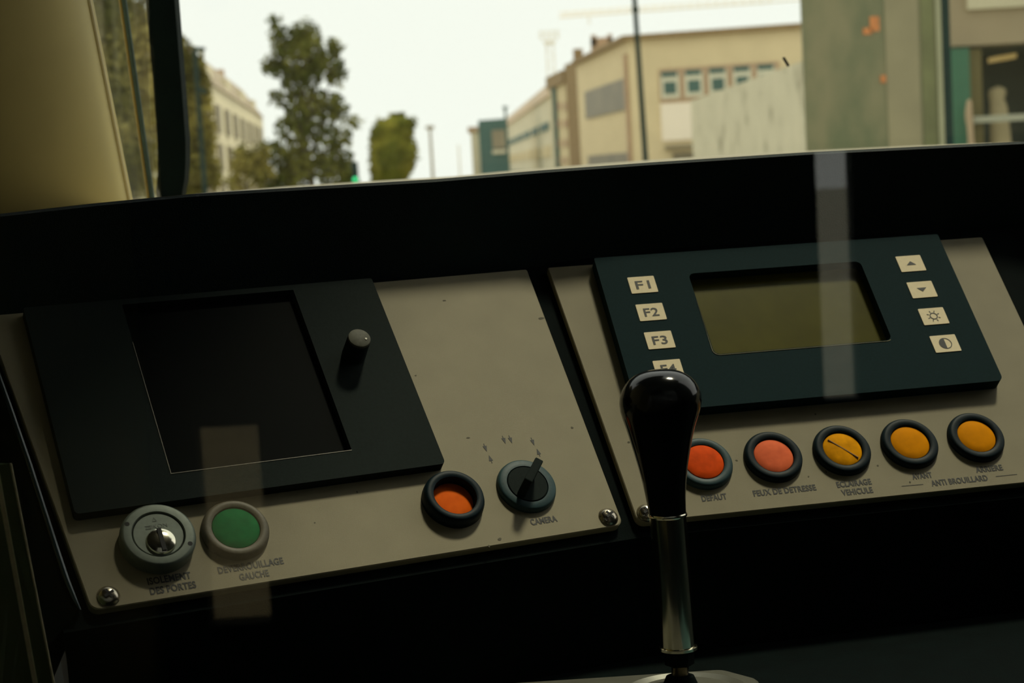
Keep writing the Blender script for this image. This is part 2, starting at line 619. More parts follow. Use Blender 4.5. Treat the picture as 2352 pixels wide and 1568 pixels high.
rim_px = [(-1000, 625), (-700, 585), (-420, 547), (-200, 517), (0, 491), (218, 467), (435, 446), (700, 430), (1000, 412), (1250, 391), (1500, 373), (1850, 350), (2352, 325), (2700, 312), (2900, 306)]
rim = [rim_pt(*p) for p in rim_px]
v, f = [], []
K = 6
for r in rim:
    yf = 1.466
    zf = (r[2] / r[1] + 0.00115) * yf
    fwd = np.array([r[0] * 1.25, yf, zf])
    dn = np.array([0.0, 0.010, -0.042])
    v += [r + (0, 0.006, -0.030), r + (0, 0.0008, -0.0045), r + (0, 0, -0.0012), r + (0, 0.0016, 0.0), fwd, r + (0, 0.03, -0.058)]
    v[-6] = r + np.array([0, 0.008, -0.0475])
for i in range(len(rim) - 1):
    for k in range(K):
        f.append((i * K + k, i * K + (k + 1) % K, (i + 1) * K + (k + 1) % K, (i + 1) * K + k))
f += [tuple(range(K)), tuple(range((len(rim) - 1) * K, len(rim) * K))]
obj('cowl', v, f, M_COWL, dash, DI, smooth=True)
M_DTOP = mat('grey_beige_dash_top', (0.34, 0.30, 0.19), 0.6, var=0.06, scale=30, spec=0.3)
v2, f2 = [], []
for i in range(len(rim)):
    v2 += [np.array(v[i * K + 3]) + (0, 0, 0.0001), np.array(v[i * K + 4]) + (0, 0, 0.0001), np.array(v[i * K + 4]) + (0, 0, -0.0002), np.array(v[i * K + 3]) + (0, 0, -0.0002)]
for i in range(len(rim) - 1):
    for k in range(4):
        f2.append((i * 4 + k, i * 4 + (k + 1) % 4, i * 4 + 4 + (k + 1) % 4, i * 4 + 4 + k))
f2 += [(0, 1, 2, 3), tuple(range(len(v2) - 4, len(v2)))]
obj('dash_top', v2, f2, M_DTOP, dash, DI)

# desk in front of the plates
dk = [(-0.60, 0.45), (0.74, 0.45), (0.74, 0.98), (0.35, 0.90), tuple(low[2][:2] + (0, 0.01)), tuple(low[1][:2] + (0, 0.01)), tuple(low[0][:2] + (0, 0.01)), (-0.60, 0.63)]
obj('desk_top', *prism(dk, ZD - 0.03, ZD), M_BLACK, dash, DI)
obj('desk_front', *box(-0.58, 0.72, 0.50, 0.54, FLOOR, ZD - 0.03), M_BLACK, dash, DI)

# raised side cheek left of the monitor plate, a slim glossy edge
M_EDGE = mat('gloss_edge_plastic', (0.012, 0.03, 0.036), 0.25, var=0.1, scale=100)
rl = [(-60, 690), (-25, 770), (0, 841), (28.6, 922), (73.5, 1065), (106, 1175.5), (134.7, 1269), (155, 1330), (172, 1372), (186, 1400)]
rp = [LP.hit(x, y, 0.0005) - LP.U * d_ for (x, y), d_ in zip(rl, (0.0020, 0.0020, 0.0020, 0.0018, 0.0010, 0.0005, 0.0003, 0.0003, 0.0003, 0.0003))]
obj('side_edge', *tube(rp, [0.0011] * 8 + [0.0009, 0.0004], 8), M_EDGE, dash, DI, smooth=True)
v = []
for p in rp:
    v += [p + (-0.0004, 0, 0), p + (-0.012, -0.006, -0.012), (p[0] - 0.03, p[1] - 0.004, ZD), p - LP.N * 0.004]
f = []
for i in range(len(rp) - 1):
    for k in range(4):
        f.append((i * 4 + k, i * 4 + (k + 1) % 4, i * 4 + 4 + (k + 1) % 4, i * 4 + 4 + k))
f += [(0, 1, 2, 3), tuple(range(len(v) - 4, len(v)))]
obj('side_cheek', v, f, M_BLACK, dash, DI)

# ------------------------------------------------------------------ instrument plates
CAP = 0.0031


def screw(parent, P, x, y, r=0.0042):
    s = MB()
    s.add(*lathe([(r * 1.08, -0.0002), (r * 1.08, 0.0003), (r, 0.0006), (r * 0.93, 0.0012), (r * 0.7, 0.0019), (r * 0.4, 0.0023), (0, 0.0024)], 28))
    q = obj('screw', s.v, s.f, M_STEEL, parent, T(x, y, 0), smooth=True)
    c = MB()
    for ang in (0.5, 0.5 + math.pi / 2):
        R = Matrix.Rotation(ang, 4, 'Z')
        vv, ff = box(-r * 0.5, r * 0.5, -r * 0.13, r * 0.13, 0.0017, 0.00248)
        c.add([R @ Vector(p) for p in vv], ff)
    obj('cross_slot', c.v, c.f, M_DARK, q)
    return q


def arrow(x, y, ang, s=0.0022):
    R = Matrix.Rotation(ang, 2)
    pts = [(-0.45, -0.55), (0.45, -0.55), (0, 0.9)]
    stem = [(-0.07, -1.15), (0.07, -1.15), (0.07, -0.5), (-0.07, -0.5)]
    out = MB()
    for q in (pts, stem):
        vv = [R @ Vector(p) * s for p in q]
        out.add([(x + p.x, y + p.y, 0.00012) for p in vv], [tuple(range(len(q)))])
    return out


def plabel(parent, P, s, bl, br, cap=CAP, m=M_INK, bold=0.03, h=0.00012):
    x0, y0 = P.xy(*bl)
    x1, y1 = P.xy(*br)
    ym = (y0 + y1) / 2
    return text_on(parent, 'lettering', s, x0, ym, x1, ym, cap, h, m, bold)


plateL = thing('control_panel', 'beige grey instrument plate holding the black monitor and green button', 'control panel', LP.M())
outl = round_poly([(-0.2352, 0.0), (0.0, 0.0), (0.0107, 0.151), (-0.2488, 0.151)], [0.004, 0.004, 0.001, 0.001])
obj('plate', *prism(outl, -0.0038, 0.0, 0.0004), M_PLATE, plateL)
screw(plateL, LP, *LP.xy(249, 1369))
screw(plateL, LP, *LP.xy(1397, 1187))
plabel(plateL, LP, 'ISOLEMENT', (340, 1342.5), (440, 1328))
plabel(plateL, LP, 'DES PORTES', (346, 1365), (452, 1349.5))
plabel(plateL, LP, 'DEVERROUILLAGE', (502.7, 1317.5), (652.5, 1293.5), m=M_INKF)
plabel(plateL, LP, 'GAUCHE', (552, 1333), (619, 1322), m=M_INKF)
plabel(plateL, LP, 'CAMERA', (1221, 1206), (1281, 1196.5))
for px, py, up in ((1115, 1029, 0), (1126, 1053, 1), (1158, 1011, 0), (1173, 1010, 0), (1224, 1015, 0), (1236, 1038, 1)):
    x, y = LP.xy(px, py)
    arrow(x, y, 0 if up else math.pi).build('printed_arrow', M_INK, plateL)

plateR = thing('control_panel', 'beige grey instrument plate with olive display above a button row', 'control panel', RP.M())
outl = round_poly([(0.0, 0.0), (0.2245, 0.0), (0.2245, 0.151), (-0.0099, 0.151)], [0.004, 0.004, 0.001, 0.001])
obj('plate', *prism(outl, -0.0038, 0.0, 0.0004), M_PLATE, plateR)
screw(plateR, RP, 0.0052, 0.0045)
screw(plateR, RP, 0.2195, 0.0048)
plabel(plateR, RP, 'DEFAUT', (1613.5, 1151.8), (1670.5, 1145))
plabel(plateR, RP, 'FEUX DE DETRESSE', (1731.7, 1139), (1876, 1125.4))
plabel(plateR, RP, 'ECLAIRAGE', (1923.6, 1118.9), (2003, 1112))
plabel(plateR, RP, 'VEHICULE', (1935, 1137.3), (2006.5, 1131))
plabel(plateR, RP, 'AVANT', (2097, 1101), (2142.5, 1096))
plabel(plateR, RP, 'ANTI BROUILLARD', (2140.8, 1116), (2270.4, 1102.8))
plabel(plateR, RP, 'ARRIERE', (2242.8, 1085), (2304.8, 1079))
for a, b in (((2070.8, 1116.3), (2120.6, 1112)), ((2287, 1094), (2336, 1089))):
    x0, y0 = RP.xy(*a)
    x1, y1 = RP.xy(*b)
    obj('printed_line', [(x0, y0 - 0.00012, 0.00012), (x1, y1 - 0.00012, 0.00012), (x1, y1 + 0.00012, 0.00012), (x0, y0 + 0.00012, 0.00012)],
        [(0, 1, 2, 3)], M_INK, plateR)

plateT = thing('control_panel', 'plain beige grey plate corner beyond the display plate', 'control panel', TP.M())
obj('plate', *prism(round_poly([(-0.001, 0.0), (0.22, 0.0), (0.229, 0.151), (-0.003, 0.151)], [0.004, 0.004, 0.001, 0.001]), -0.0038, 0.0, 0.0004), M_PLATE, plateT)
screw(plateT, TP, 0.007, 0.005)


def flecks(parent, P, pts, h=0.0001):
    for px, py, a_, b_ in pts:
        x_, y_ = P.xy(px, py)
        n_ = 9
        obj('dirt_speck', [(x_ + a_ * random.uniform(.7, 1.2) * math.cos(6.283 * i / n_), y_ + b_ * random.uniform(.7, 1.2) * math.sin(6.283 * i / n_), h) for i in range(n_)],
            [tuple(range(n_))], mat('grime', (0.11, 0.10, 0.065), 0.8, var=0.3, scale=2000), parent)


flecks(plateL, LP, [(1020, 690, .0011, .0004), (1243, 731, .0018, .0008), (1314, 982, .0007, .0007), (955, 862, .0006, .0003), (1123, 1254, .0005, .0007), (820, 1130, .0004, .0006), (1148, 1238, .0009, .0008), (723, 1200, .0004, .0004), (1075, 1005, .0010, .0004)])
flecks(plateR, RP, [(1873, 951, .0005, .0006), (1692, 1057, .0006, .0004), (1897, 1083, .0003, .0008), (2016, 1069, .0006, .0004), (1857, 1094, .0004, .0004), (2090, 1107, .0005, .0005), (1444, 1015, .0006, .0005)])

# ------------------------------------------------------------------ monitor on the left plate
mon = thing('monitor', 'switched off black monitor in a dark frame with side knob', 'monitor', LP.M())
HM = 0.005
outer = round_poly([(-0.2335, 0.0415), (-0.073, 0.0415), (-0.073, 0.1495), (-0.2335, 0.1495)], [0.002, 0.002, 0.001, 0.001])
inner = round_poly([(-0.1915, 0.0548), (-0.1125, 0.0548), (-0.1125, 0.1465), (-0.1915, 0.1465)], 0.0004)
obj('frame', *ring_plate(outer, inner, 0.0, HM, 0.001), M_FRAME, mon)
obj('screen', *prism([(-0.1915, 0.0548), (-0.1125, 0.0548), (-0.1125, 0.1465), (-0.1915, 0.1465)], 0.0001, 0.0016), M_SCREEN, mon)
M_EDGEHL = mat('painted_edge_highlight', (0.16, 0.15, 0.11), 0.5, var=0.3, scale=700)  # highlight along the screen opening, painted as a pale strip
w = 0.00032
obj('edge_highlight', *prism([(-0.1915 - w, 0.0548 - w), (-0.1125, 0.0548 - w), (-0.1125, 0.0548), (-0.1915, 0.0548), (-0.1915, 0.125), (-0.1915 - w, 0.125)], HM - 0.0003, HM + 0.0002), M_EDGEHL, mon)
kx, ky = LP.xy(826, 775, HM + 0.0125)
kn = obj('knob', *lathe([(0.0050, HM), (0.0054, HM + 0.0005), (0.0052, HM + 0.0112), (0.0049, HM + 0.0119)], 36), M_FRAME, mon, T(kx, ky, 0), smooth=True)
obj('knob_cap', *lathe([(0.0052, HM + 0.0112), (0.0050, HM + 0.0123), (0.0043, HM + 0.0126), (0, HM + 0.0127)], 36), M_KNOBTOP, kn, smooth=True)
obj('pointer_dot', *lathe([(0.0005, HM + 0.0126), (0.0005, HM + 0.0129), (0, HM + 0.0129)], 12, 0.0026, -0.0012), M_WHITE, kn)

# ------------------------------------------------------------------ display unit on the right plate
dis = thing('display_unit', 'dark display unit with olive screen and eight pale keys', 'display', RP.M())
HD = 0.0065
outer = round_poly([(0.0125, 0.0545), (0.1965, 0.0545), (0.1965, 0.1495), (0.0125, 0.1495)], [0.003, 0.003, 0.001, 0.001])
inner = round_poly([(0.0576, 0.0843), (0.1488, 0.0843), (0.1488, 0.1352), (0.0576, 0.1352)], 0.003)
obj('frame', *ring_plate(outer, inner, 0.0, HD, 0.0004), M_FRAME2, dis)
obj('screen', *prism([(0.0570, 0.0838), (0.1494, 0.0838), (0.1494, 0.1358), (0.0570, 0.1358)], 0.0001, 0.0012), M_LCD, dis)
w = 0.0007
M_LIP = mat('pale_screen_lip', (0.42, 0.38, 0.22), 0.5, var=0.1, scale=400)
lo = round_poly([(0.0576 - w, 0.0843 - w), (0.1488 + w, 0.0843 - w), (0.1488 + w, 0.1352 + w), (0.0576 - w, 0.1352 + w)], 0.0035)
k0 = [i for i in range(len(lo)) if lo[i][1] < 0.0885 and lo[i][0] < 0.1485]
vv = [(*inner[i], HD - 0.0004) for i in k0] + [(*lo[i], HD + 0.00025) for i in k0] + [(0.0576, 0.118, HD - 0.0003), (0.0576 - 0.0003, 0.118, HD + 0.0002)]
nk = len(k0)
k0s = sorted(range(nk), key=lambda i: vv[i][0])
ff = [(a, b, nk + b, nk + a) for a, b in zip(k0s, k0s[1:])] + [(2 * nk, k0s[0], nk + k0s[0], 2 * nk + 1)]
obj('screen_lip', vv, ff, M_LIP, dis)
KW, KH = 0.0135, 0.0103


def key(cx, cy):
    return obj('key', *prism(round_poly([(-KW / 2, -KH / 2), (KW / 2, -KH / 2), (KW / 2, KH / 2), (-KW / 2, KH / 2)], 0.0004, 2), 0, 0.0004), M_KEY, dis, T(cx, cy, HD - 0.0001))


for i in range(4):
    k = key(0.0329, 0.1301 - i * 0.01733)
    text_on(k, 'legend', 'F%d' % (i + 1), -0.0037, -0.0026, 0.0037, -0.0026, 0.0050, 0.00052, M_INK, 0.014)
for i in range(4):
    k = key(0.1750, 0.1311 - i * 0.01730)
    L = MB()
    z = 0.00052
    if i < 2:
        s = 1 if i == 0 else -1
        L.add([(-0.0026, -0.0011 * s, z), (0.0026, -0.0011 * s, z), (0, 0.0014 * s, z)], [(0, 1, 2)])
    elif i == 2:
        r0, r1 = 0.0016, 0.0021
        for q in range(24):
            a, b = 2 * math.pi * q / 24, 2 * math.pi * (q + 1) / 24
            L.add([(r * math.cos(t), r * math.sin(t), z) for r, t in ((r0, a), (r1, a), (r1, b), (r0, b))], [(0, 1, 2, 3)])
        for q in range(8):
            a = 2 * math.pi * (q + 0.5) / 8
            c, s = math.cos(a), math.sin(a)
            L.add([(c * r - s * o_, s * r + c * o_, z) for r, o_ in ((0.0024, -0.00022), (0.0035, -0.00022), (0.0035, 0.00022), (0.0024, 0.00022))], [(0, 1, 2, 3)])
    else:
        R = 0.0033
        for q in range(32):
            a, b = 2 * math.pi * q / 32, 2 * math.pi * (q + 1) / 32
            r0 = 0.0 if 8 <= q < 24 else R - 0.0004
            L.add([(r * math.cos(t), r * math.sin(t), z) for r, t in ((r0, a), (R, a), (R, b), (r0, b))], [(0, 1, 2, 3)])
    L.build('legend', M_INK, k)


# ------------------------------------------------------------------ push buttons
def button(P, x, y, bez, lens, name, label, rb=0.0138, rl=0.0092, hb=0.0030, depth=0.0012, dome=0.0006, group=None, split=False):
    t = thing(name, label, 'button', P.M(x, y, 0), group)
    obj('bezel', *lathe([(rb, 0), (rb, hb * 0.25), (rb * 0.985, hb * 0.6), (rb * 0.93, hb * 0.92), (rb * 0.88, hb), (rl * 1.12, hb),
                         (rl * 1.04, hb - 0.0004), (rl * 1.02, hb - depth - 0.0006), (rl * 1.02, min(0.0, hb - depth - 0.002))], 56), bez, t, smooth=True)
    zl = hb - depth
    lo_ = obj('lens', *lathe([(rl * 1.03, zl - 0.001), (rl, zl - 0.0002), (rl * 0.97, zl), (rl * 0.6, zl + dome * 0.7), (0, zl + dome)], 48), lens, t, smooth=True)
    if split:
        R = Matrix.Rotation(math.radians(-45), 4, 'Z')
        vv, ff = box(-rl * 0.86, rl * 0.9, -0.00022, 0.00022, zl + 0.0001, zl + dome + 0.0001)
        obj('scratch', [R @ Vector(p) for p in vv], ff, mat('dark_scratch', (0.22, 0.10, 0.006), 0.6, var=0.3, scale=900), lo_)
    return t


for i, (px, bez, lens, lab, sp) in enumerate((
        (0, M_BEZEL_T, M_RED, 'red push button in slate bezel above the word DEFAUT', False),
        (1, M_BEZEL, M_RED2, 'faded red push button above the words FEUX DE DETRESSE', False),
        (2, M_BEZEL, M_YEL2, 'scratched yellow push button above the words ECLAIRAGE VEHICULE', True),
        (3, M_BEZEL, M_YEL, 'amber push button above the word AVANT', False),
        (4, M_BEZEL, M_YEL, 'amber push button above the word ARRIERE', False))):
    button(RP, 0.0376 + 0.03397 * i, 0.0270, bez, lens, 'push_button', lab, split=sp, depth=0.0010 if i else 0.0004, group='push buttons under the display')
x, y = LP.xy(1043, 1143, 0.003)
button(LP, x, y, M_BEZEL, M_ORNG, 'push_button', 'deeply recessed orange red button in black bezel beside the selector switch', rl=0.0093, hb=0.0055, depth=0.0047, rb=0.0138)
x, y = LP.xy(542, 1213, 0.0025)
button(LP, x, y, M_BEZEL_G, M_GREEN, 'push_button', 'green push button in grey bezel above DEVERROUILLAGE GAUCHE', rb=0.0140, rl=0.0097, hb=0.0036, depth=0.0008)

# ------------------------------------------------------------------ selector switch
x, y = LP.xy(1210, 1115, 0.0015)
sel = thing('selector_switch', 'black rotary selector switch with raised pointer above the word CAMERA', 'switch', LP.M(x, y, 0))
obj('bezel', *lathe([(0.0136, 0), (0.0136, 0.001), (0.0132, 0.0024), (0.0124, 0.003), (0.0096, 0.003), (0.0094, 0.0024)], 56), M_BEZEL_T, sel, smooth=True)
obj('dial', *lathe([(0.0092, 0.0005), (0.0092, 0.0028), (0.0089, 0.0031), (0, 0.0031)], 48), M_FRAME, sel, smooth=True)
ax, ay = LP.xy(1240, 1053, 0.014)
bx, by = LP.xy(1214, 1102, 0.014)
a, b = Vector((ax - x, ay - y)), Vector((bx - x, by - y))
d = (a - b).normalized()
nn = Vector((-d.y, d.x)) * 0.0019
a2 = a + d * 0.0002
bt = [a2 + nn, a2 - nn, b - nn, b + nn]
b3 = b - d * 0.0010
bb = [a2 - d * 0.002 + nn, a2 - d * 0.002 - nn, b3 - nn, b3 + nn]
hv, hf = hexa([(p.x, p.y, 0.003) for p in bb], [(p.x, p.y, 0.0138) for p in bt])
ho = obj('pointer', hv, hf, M_FRAME, sel)
bv = ho.modifiers.new('bevel', 'BEVEL')
bv.width = 0.0005
bv.segments = 2

# ------------------------------------------------------------------ key switch
x, y = LP.xy(364, 1224, 0.0062)
y = min(y, 0.0415 - 0.01535)
ks = thing('key_switch', 'silver round key lock above the words DES PORTES', 'lock', LP.M(x, y, 0))
HK = 0.0062
obj('collar', *lathe([(0.0150, 0), (0.0152, HK - 0.0022), (0.0149, HK - 0.0012), (0.0140, HK - 0.0001), (0.0136, HK), (0.0108, HK), (0.0105, HK - 0.0004), (0.0104, HK - 0.0018)], 64), M_LOCK, ks, smooth=True)
obj('barrel_face', *lathe([(0.0101, HK - 0.003), (0.0101, HK - 0.0009), (0.0098, HK - 0.0006), (0, HK - 0.0006)], 56), M_LOCK, ks, smooth=True)
obj('shadow_gap', *lathe([(0.0107, HK - 0.0019), (0.0099, HK - 0.0019)], 56), M_DARK, ks)
py_ = -0.0035
plug = obj('key_plug', *lathe([(0.0060, HK - 0.0012), (0.0060, HK - 0.0004), (0.0056, HK + 0.0004), (0.0042, HK + 0.0010), (0.0022, HK + 0.0013), (0, HK + 0.0014)], 40, 0.0002, py_), M_CHROME, ks, smooth=True)
R = Matrix.Rotation(math.radians(0), 4, 'Z')
vv, ff = box(-0.0009, 0.0008, -0.0052, 0.0052, 0, 0.0013)
obj('keyhole', [(p[0] + 0.0003, p[1] + py_, p[2] + HK + 0.0003) for p in vv], ff, M_DARK, plug)
for dx, dy in ((-0.0112, 0.0066), (0.0112, -0.0066)):
    obj('pin_hole', *lathe([(0.0010, HK - 0.0004), (0.0010, HK + 0.00006), (0, HK + 0.00006)], 16, dx, dy), M_DARK, ks)
M_ENG = mat('engraved_mark', (0.10, 0.115, 0.095), 0.6, var=0.2, scale=900)
zf = HK - 0.0005
text_on(ks, 'engraving', 'IKON', -0.0018, 0.0030, 0.0044, 0.0030, 0.0019, zf, M_ENG, -0.01)
L = MB()
for q in ((-0.0046, -0.0022, 0.0030, 0.0032), (-0.0046, -0.0022, 0.0045, 0.0047), (-0.0024, -0.0022, 0.0030, 0.0047)):
    L.add([(q[0], q[2], zf), (q[1], q[2], zf), (q[1], q[3], zf), (q[0], q[3], zf)], [(0, 1, 2, 3)])
L.build('engraving', M_ENG, ks)
text_on(ks, 'engraving', 'ZE', -0.0044, 0.0034, -0.0026, 0.0034, 0.0009, zf, M_ENG, -0.005)
L = MB()
for p, q in (((-0.0009, 0.0064), (0.0007, 0.0064)), ((0.0007, 0.0064), (-0.0001, 0.0082)), ((-0.0001, 0.0082), (-0.0009, 0.0064))):
    d = Vector((q[0] - p[0], q[1] - p[1])).normalized()
    m_ = Vector((-d.y, d.x)) * 0.00013
    L.add([(p[0] + m_.x, p[1] + m_.y, zf), (p[0] - m_.x, p[1] - m_.y, zf), (q[0] - m_.x, q[1] - m_.y, zf), (q[0] + m_.x, q[1] + m_.y, zf)], [(0, 1, 2, 3)])
L.build('engraving', M_ENG, ks)

# ------------------------------------------------------------------ driving lever
LX, LY = 0.0603, 0.700


def lz(py):
    p = at(1540, py, LY)
    return p[2]


sc = LY / FPX / _fw[2]
lev = thing('driving_lever', 'black knobbed driving lever on a chrome shaft', 'lever', T(LX, LY, ZD + 0.004))


def lev_lathe(name, rows, m, seg=48, xoff=None):
    v, f, n = [], [], seg
    zz = ZD + 0.004
    prof = []
    for px, py, r in rows:
        p = at(px, py, LY)
        prof.append((p[0] - LX, p[2] - zz, r * sc))
    for cx_, z, r in prof:
        r = max(r, 1e-5)
        v += [(cx_ + r * math.cos(2 * math.pi * i / n), 0.92 * r * math.sin(2 * math.pi * i / n), z) for i in range(n)]
    for k in range(len(prof) - 1):
        for i in range(n):
            j = (i + 1) % n
            f.append((k * n + i, k * n + j, (k + 1) * n + j, (k + 1) * n + i))
    f += [tuple(range(n)), tuple(range(len(v) - n, len(v)))]
    return obj(name, v, f, m, lev, smooth=True)


lev_lathe('knob', [(1514.5, 848, 1), (1514.5, 848.8, 18), (1514.5, 851, 34), (1515, 855, 48), (1515.5, 861, 60), (1516, 869, 71), (1516.5, 880, 81), (1517, 893, 89),
                   (1517, 908, 94), (1517, 923, 95), (1517, 940, 93), (1517, 958, 87.5), (1517.5, 980, 80), (1518.5, 1005, 73),
                   (1520.5, 1035, 65.5), (1523, 1070, 57.5), (1526, 1105, 51), (1529, 1140, 46.5), (1532, 1168, 44), (1533, 1180, 43.5)], M_KNOB, 56)
lev_lathe('collar', [(1533, 1178, 44), (1533.5, 1180, 45.5), (1533.6, 1184, 45.5), (1534, 1187, 43)], M_CHROME)
lev_lathe('shaft', [(1533.5, 1184, 43), (1538, 1240, 42.3), (1550, 1390, 40.5), (1557, 1486, 39.5)], M_CHROME)
lev_lathe('ring', [(1557, 1482, 40), (1557.5, 1484, 45.5), (1558, 1490, 45.5), (1558.5, 1493, 40)], M_CHROME)
lev_lathe('nut', [(1560, 1492, 34), (1560, 1494, 35), (1561, 1524, 35), (1561, 1526, 33)], M_BLACK, 6)
rows = []
for k in range(16):
    yy = 1525 + k * 3.6
    rows += [(1562, yy, 17), (1562, yy + 1.8, 20.5)]
lev_lathe('threaded_rod', rows, M_STEEL, 24)
lev_lathe('boot_ring', [(1562, 1548, 20), (1562, 1552, 33), (1563, 1572, 42), (1563, 1590, 47), (1563, 1594, 49)], M_BLACK, 32)

# plate round the lever
pl_t = thing('lever_plate', 'polished metal plate with raised rings around the lever base', 'plate', T(LX, LY - 0.008, ZD))
obj('base_plate', *prism(round_poly([(-0.094, -0.11), (0.034, -0.11), (0.034, 0.018), (0.022, 0.0335), (-0.080, 0.0310), (-0.097, 0.020)], [0.01, 0.01, 0.006, 0.006, 0.01, 0.006]), -0.0005, 0.0045, 0.0012), M_DESKM, pl_t, smooth=True)
obj('raised_boss', *lathe([(0.0285, 0.0040), (0.0275, 0.0062), (0.0255, 0.0070), (0.0238, 0.0062), (0.0225, 0.0056), (0.0205, 0.0066), (0.0185, 0.0072), (0.0150, 0.0070), (0, 0.0070)], 56), M_DESKM, pl_t, T(0.002, -0.002, 0), smooth=True)
M_TEALP = mat('teal_plate_paint', (0.05, 0.11, 0.115), 0.35, var=0.1, scale=80)
tpl = tag(obj('cover_plate', *prism(round_poly([(-0.012, -0.10), (0.052, -0.10), (0.052, 0.0), (-0.012, 0.005)], [0.004, 0.004, 0.012, 0.004]), -0.0005, 0.0035, 0.001), M_TEALP, None,
              T(0.1065, 0.694, ZD), smooth=True), 'teal flat cover plate beside the lever plate', 'plate')

# ------------------------------------------------------------------ clear acrylic sheet at the left
AY = 0.60
r0, r1 = at(27, 1064, AY), at(140, 1640, AY)
l0, l1 = at(-9, 1068, AY), at(95, 1640, AY)
zb = ZD
ext = lambda a, b: a + (b - a) * ((zb - a[2]) / (b[2] - a[2]))
r1, l1 = ext(r0, r1), ext(l0, l1)
bk = np.array([-0.10, 0.05, 0])
M_ACR = glass_mat('clear_acrylic', (0.80, 0.88, 0.78), refl=0.8, haze=0.25, hcol=(0.13, 0.18, 0.09))
M_ACRE = mat('sawn_acrylic_edge', (0.50, 0.45, 0.29), 0.5, var=0.15, scale=500, alpha=1)
acr = thing('acrylic_sheet', 'clear acrylic sheet standing on edge at the end of the dashboard', 'sheet', T(float(r1[0]), float(r1[1]), ZD))
AI = T(-float(r1[0]), -float(r1[1]), -ZD)
obj('sheet', *hexa([l1 + bk, l1, r1, r1 + bk], [l0 + bk, l0, r0, r0 + bk]), M_ACR, acr, AI)


def strip(name, a0, a1, w, m):
    e = np.array([w, 0, 0])
    q = np.array([0, -0.0004, 0])
    return obj(name, *hexa([a1 + q * 0, a1 + e, a1 + e + q, a1 + q], [a0, a0 + e, a0 + e + q, a0 + q]), m, acr, AI)


strip('sawn_edge', r0 - (0.0006, 0, 0), r1 - (0.0006, 0, 0), 0.0006, M_ACRE)
strip('sawn_edge', l0 - (0.0009, 0, 0), l1 - (0.0009, 0, 0), 0.0016, M_ACRE)

# ================================================================== outside
GZ = -2.0
M_ASPH = mat('asphalt', (0.27, 0.255, 0.205), 0.9, var=0.15, scale=2)
tag(obj('ground', *box(-150, 150, -90, 400, GZ - 0.3, GZ), M_ASPH), 'grey street surface ahead of the tram', kind='structure')


class Wall:
    """vertical facade through two ground points"""

    def __init__(s, p0, p1):
        s.p0 = np.array(p0[:2], float)
        d = np.array(p1[:2], float) - s.p0
        s.len = np.linalg.norm(d)
        s.d = d / s.len
        n = np.array([s.d[1], -s.d[0]])
        if n @ s.p0 > 0:
            n = -n
        s.n = n

    def sz(s, px, py):
        d = ray(px, py)
        t = (s.n @ s.p0) / (s.n @ d[:2])
        P = d * t
        return float((P[:2] - s.p0) @ s.d), float(P[2])

    def slab(s, s0, s1, z0, z1, o0, o1):
        q = lambda a, o: s.p0 + s.d * a + s.n * o
        b = [q(s0, o0), q(s1, o0), q(s1, o1), q(s0, o1)]
        return hexa([(*p, z0) for p in b], [(*p, z1) for p in b])

    def px(s, x0, y0, x1, y1, o0, o1, x0b=None):
        """box whose left edge spans y0..y1 at x0 and right edge at x1"""
        a, c = s.sz(x0, y0), s.sz(x1, y0)
        b, e = s.sz(x0, y1), s.sz(x1, y1)
        z1, z0 = (a[1] + c[1]) / 2, (b[1] + e[1]) / 2
        return s.slab(min(a[0], c[0]), max(a[0], c[0]), z0, z1, o0, o1)


def rel(root):
    return root.matrix_world.inverted()


def part(root, name, vf, m, smooth=False):
    return obj(name, vf[0], vf[1], m, root, rel(root), smooth)


M_BEIGE = mat('beige_render', (0.76, 0.62, 0.37), 0.85, var=0.05, scale=0.8)
M_BEIGED = mat('beige_side_render', (0.70, 0.57, 0.33), 0.85, var=0.05, scale=0.8)
M_BROWN = mat('brown_brick', (0.30, 0.20, 0.09), 0.85, var=0.12, scale=2)
M_GREYW = mat('dark_window_strip', (0.20, 0.165, 0.095), 0.5, var=0.2, scale=0.6)
M_TEALG = mat('teal_window_glass', (0.055, 0.13, 0.105), 0.25, var=0.15, scale=0.5)
M_FRW = mat('white_window_frame', (0.74, 0.70, 0.52), 0.6, var=0.04, scale=1)
M_PIER = mat('pink_brown_pier', (0.50, 0.34, 0.21), 0.8, var=0.1, scale=1)
M_WHT = mat('white_board', (0.98, 0.86, 0.68), 0.7, var=0.02, scale=0.5)
M_TEALB = mat('teal_cladding', (0.055, 0.125, 0.105), 0.6, var=0.12, scale=0.3)
M_PALE = mat('pale_stone', (0.74, 0.66, 0.46), 0.85, var=0.1, scale=0.3)
M_HAZE = mat('haze_paled_steel', (0.95, 0.88, 0.74), 0.8, var=0.03, scale=0.5)  # distance haze painted into the steel as a paler colour
M_POLE = mat('dark_green_pole_paint', (0.010, 0.032, 0.030), 0.8, var=0.1, scale=3, spec=0.12)

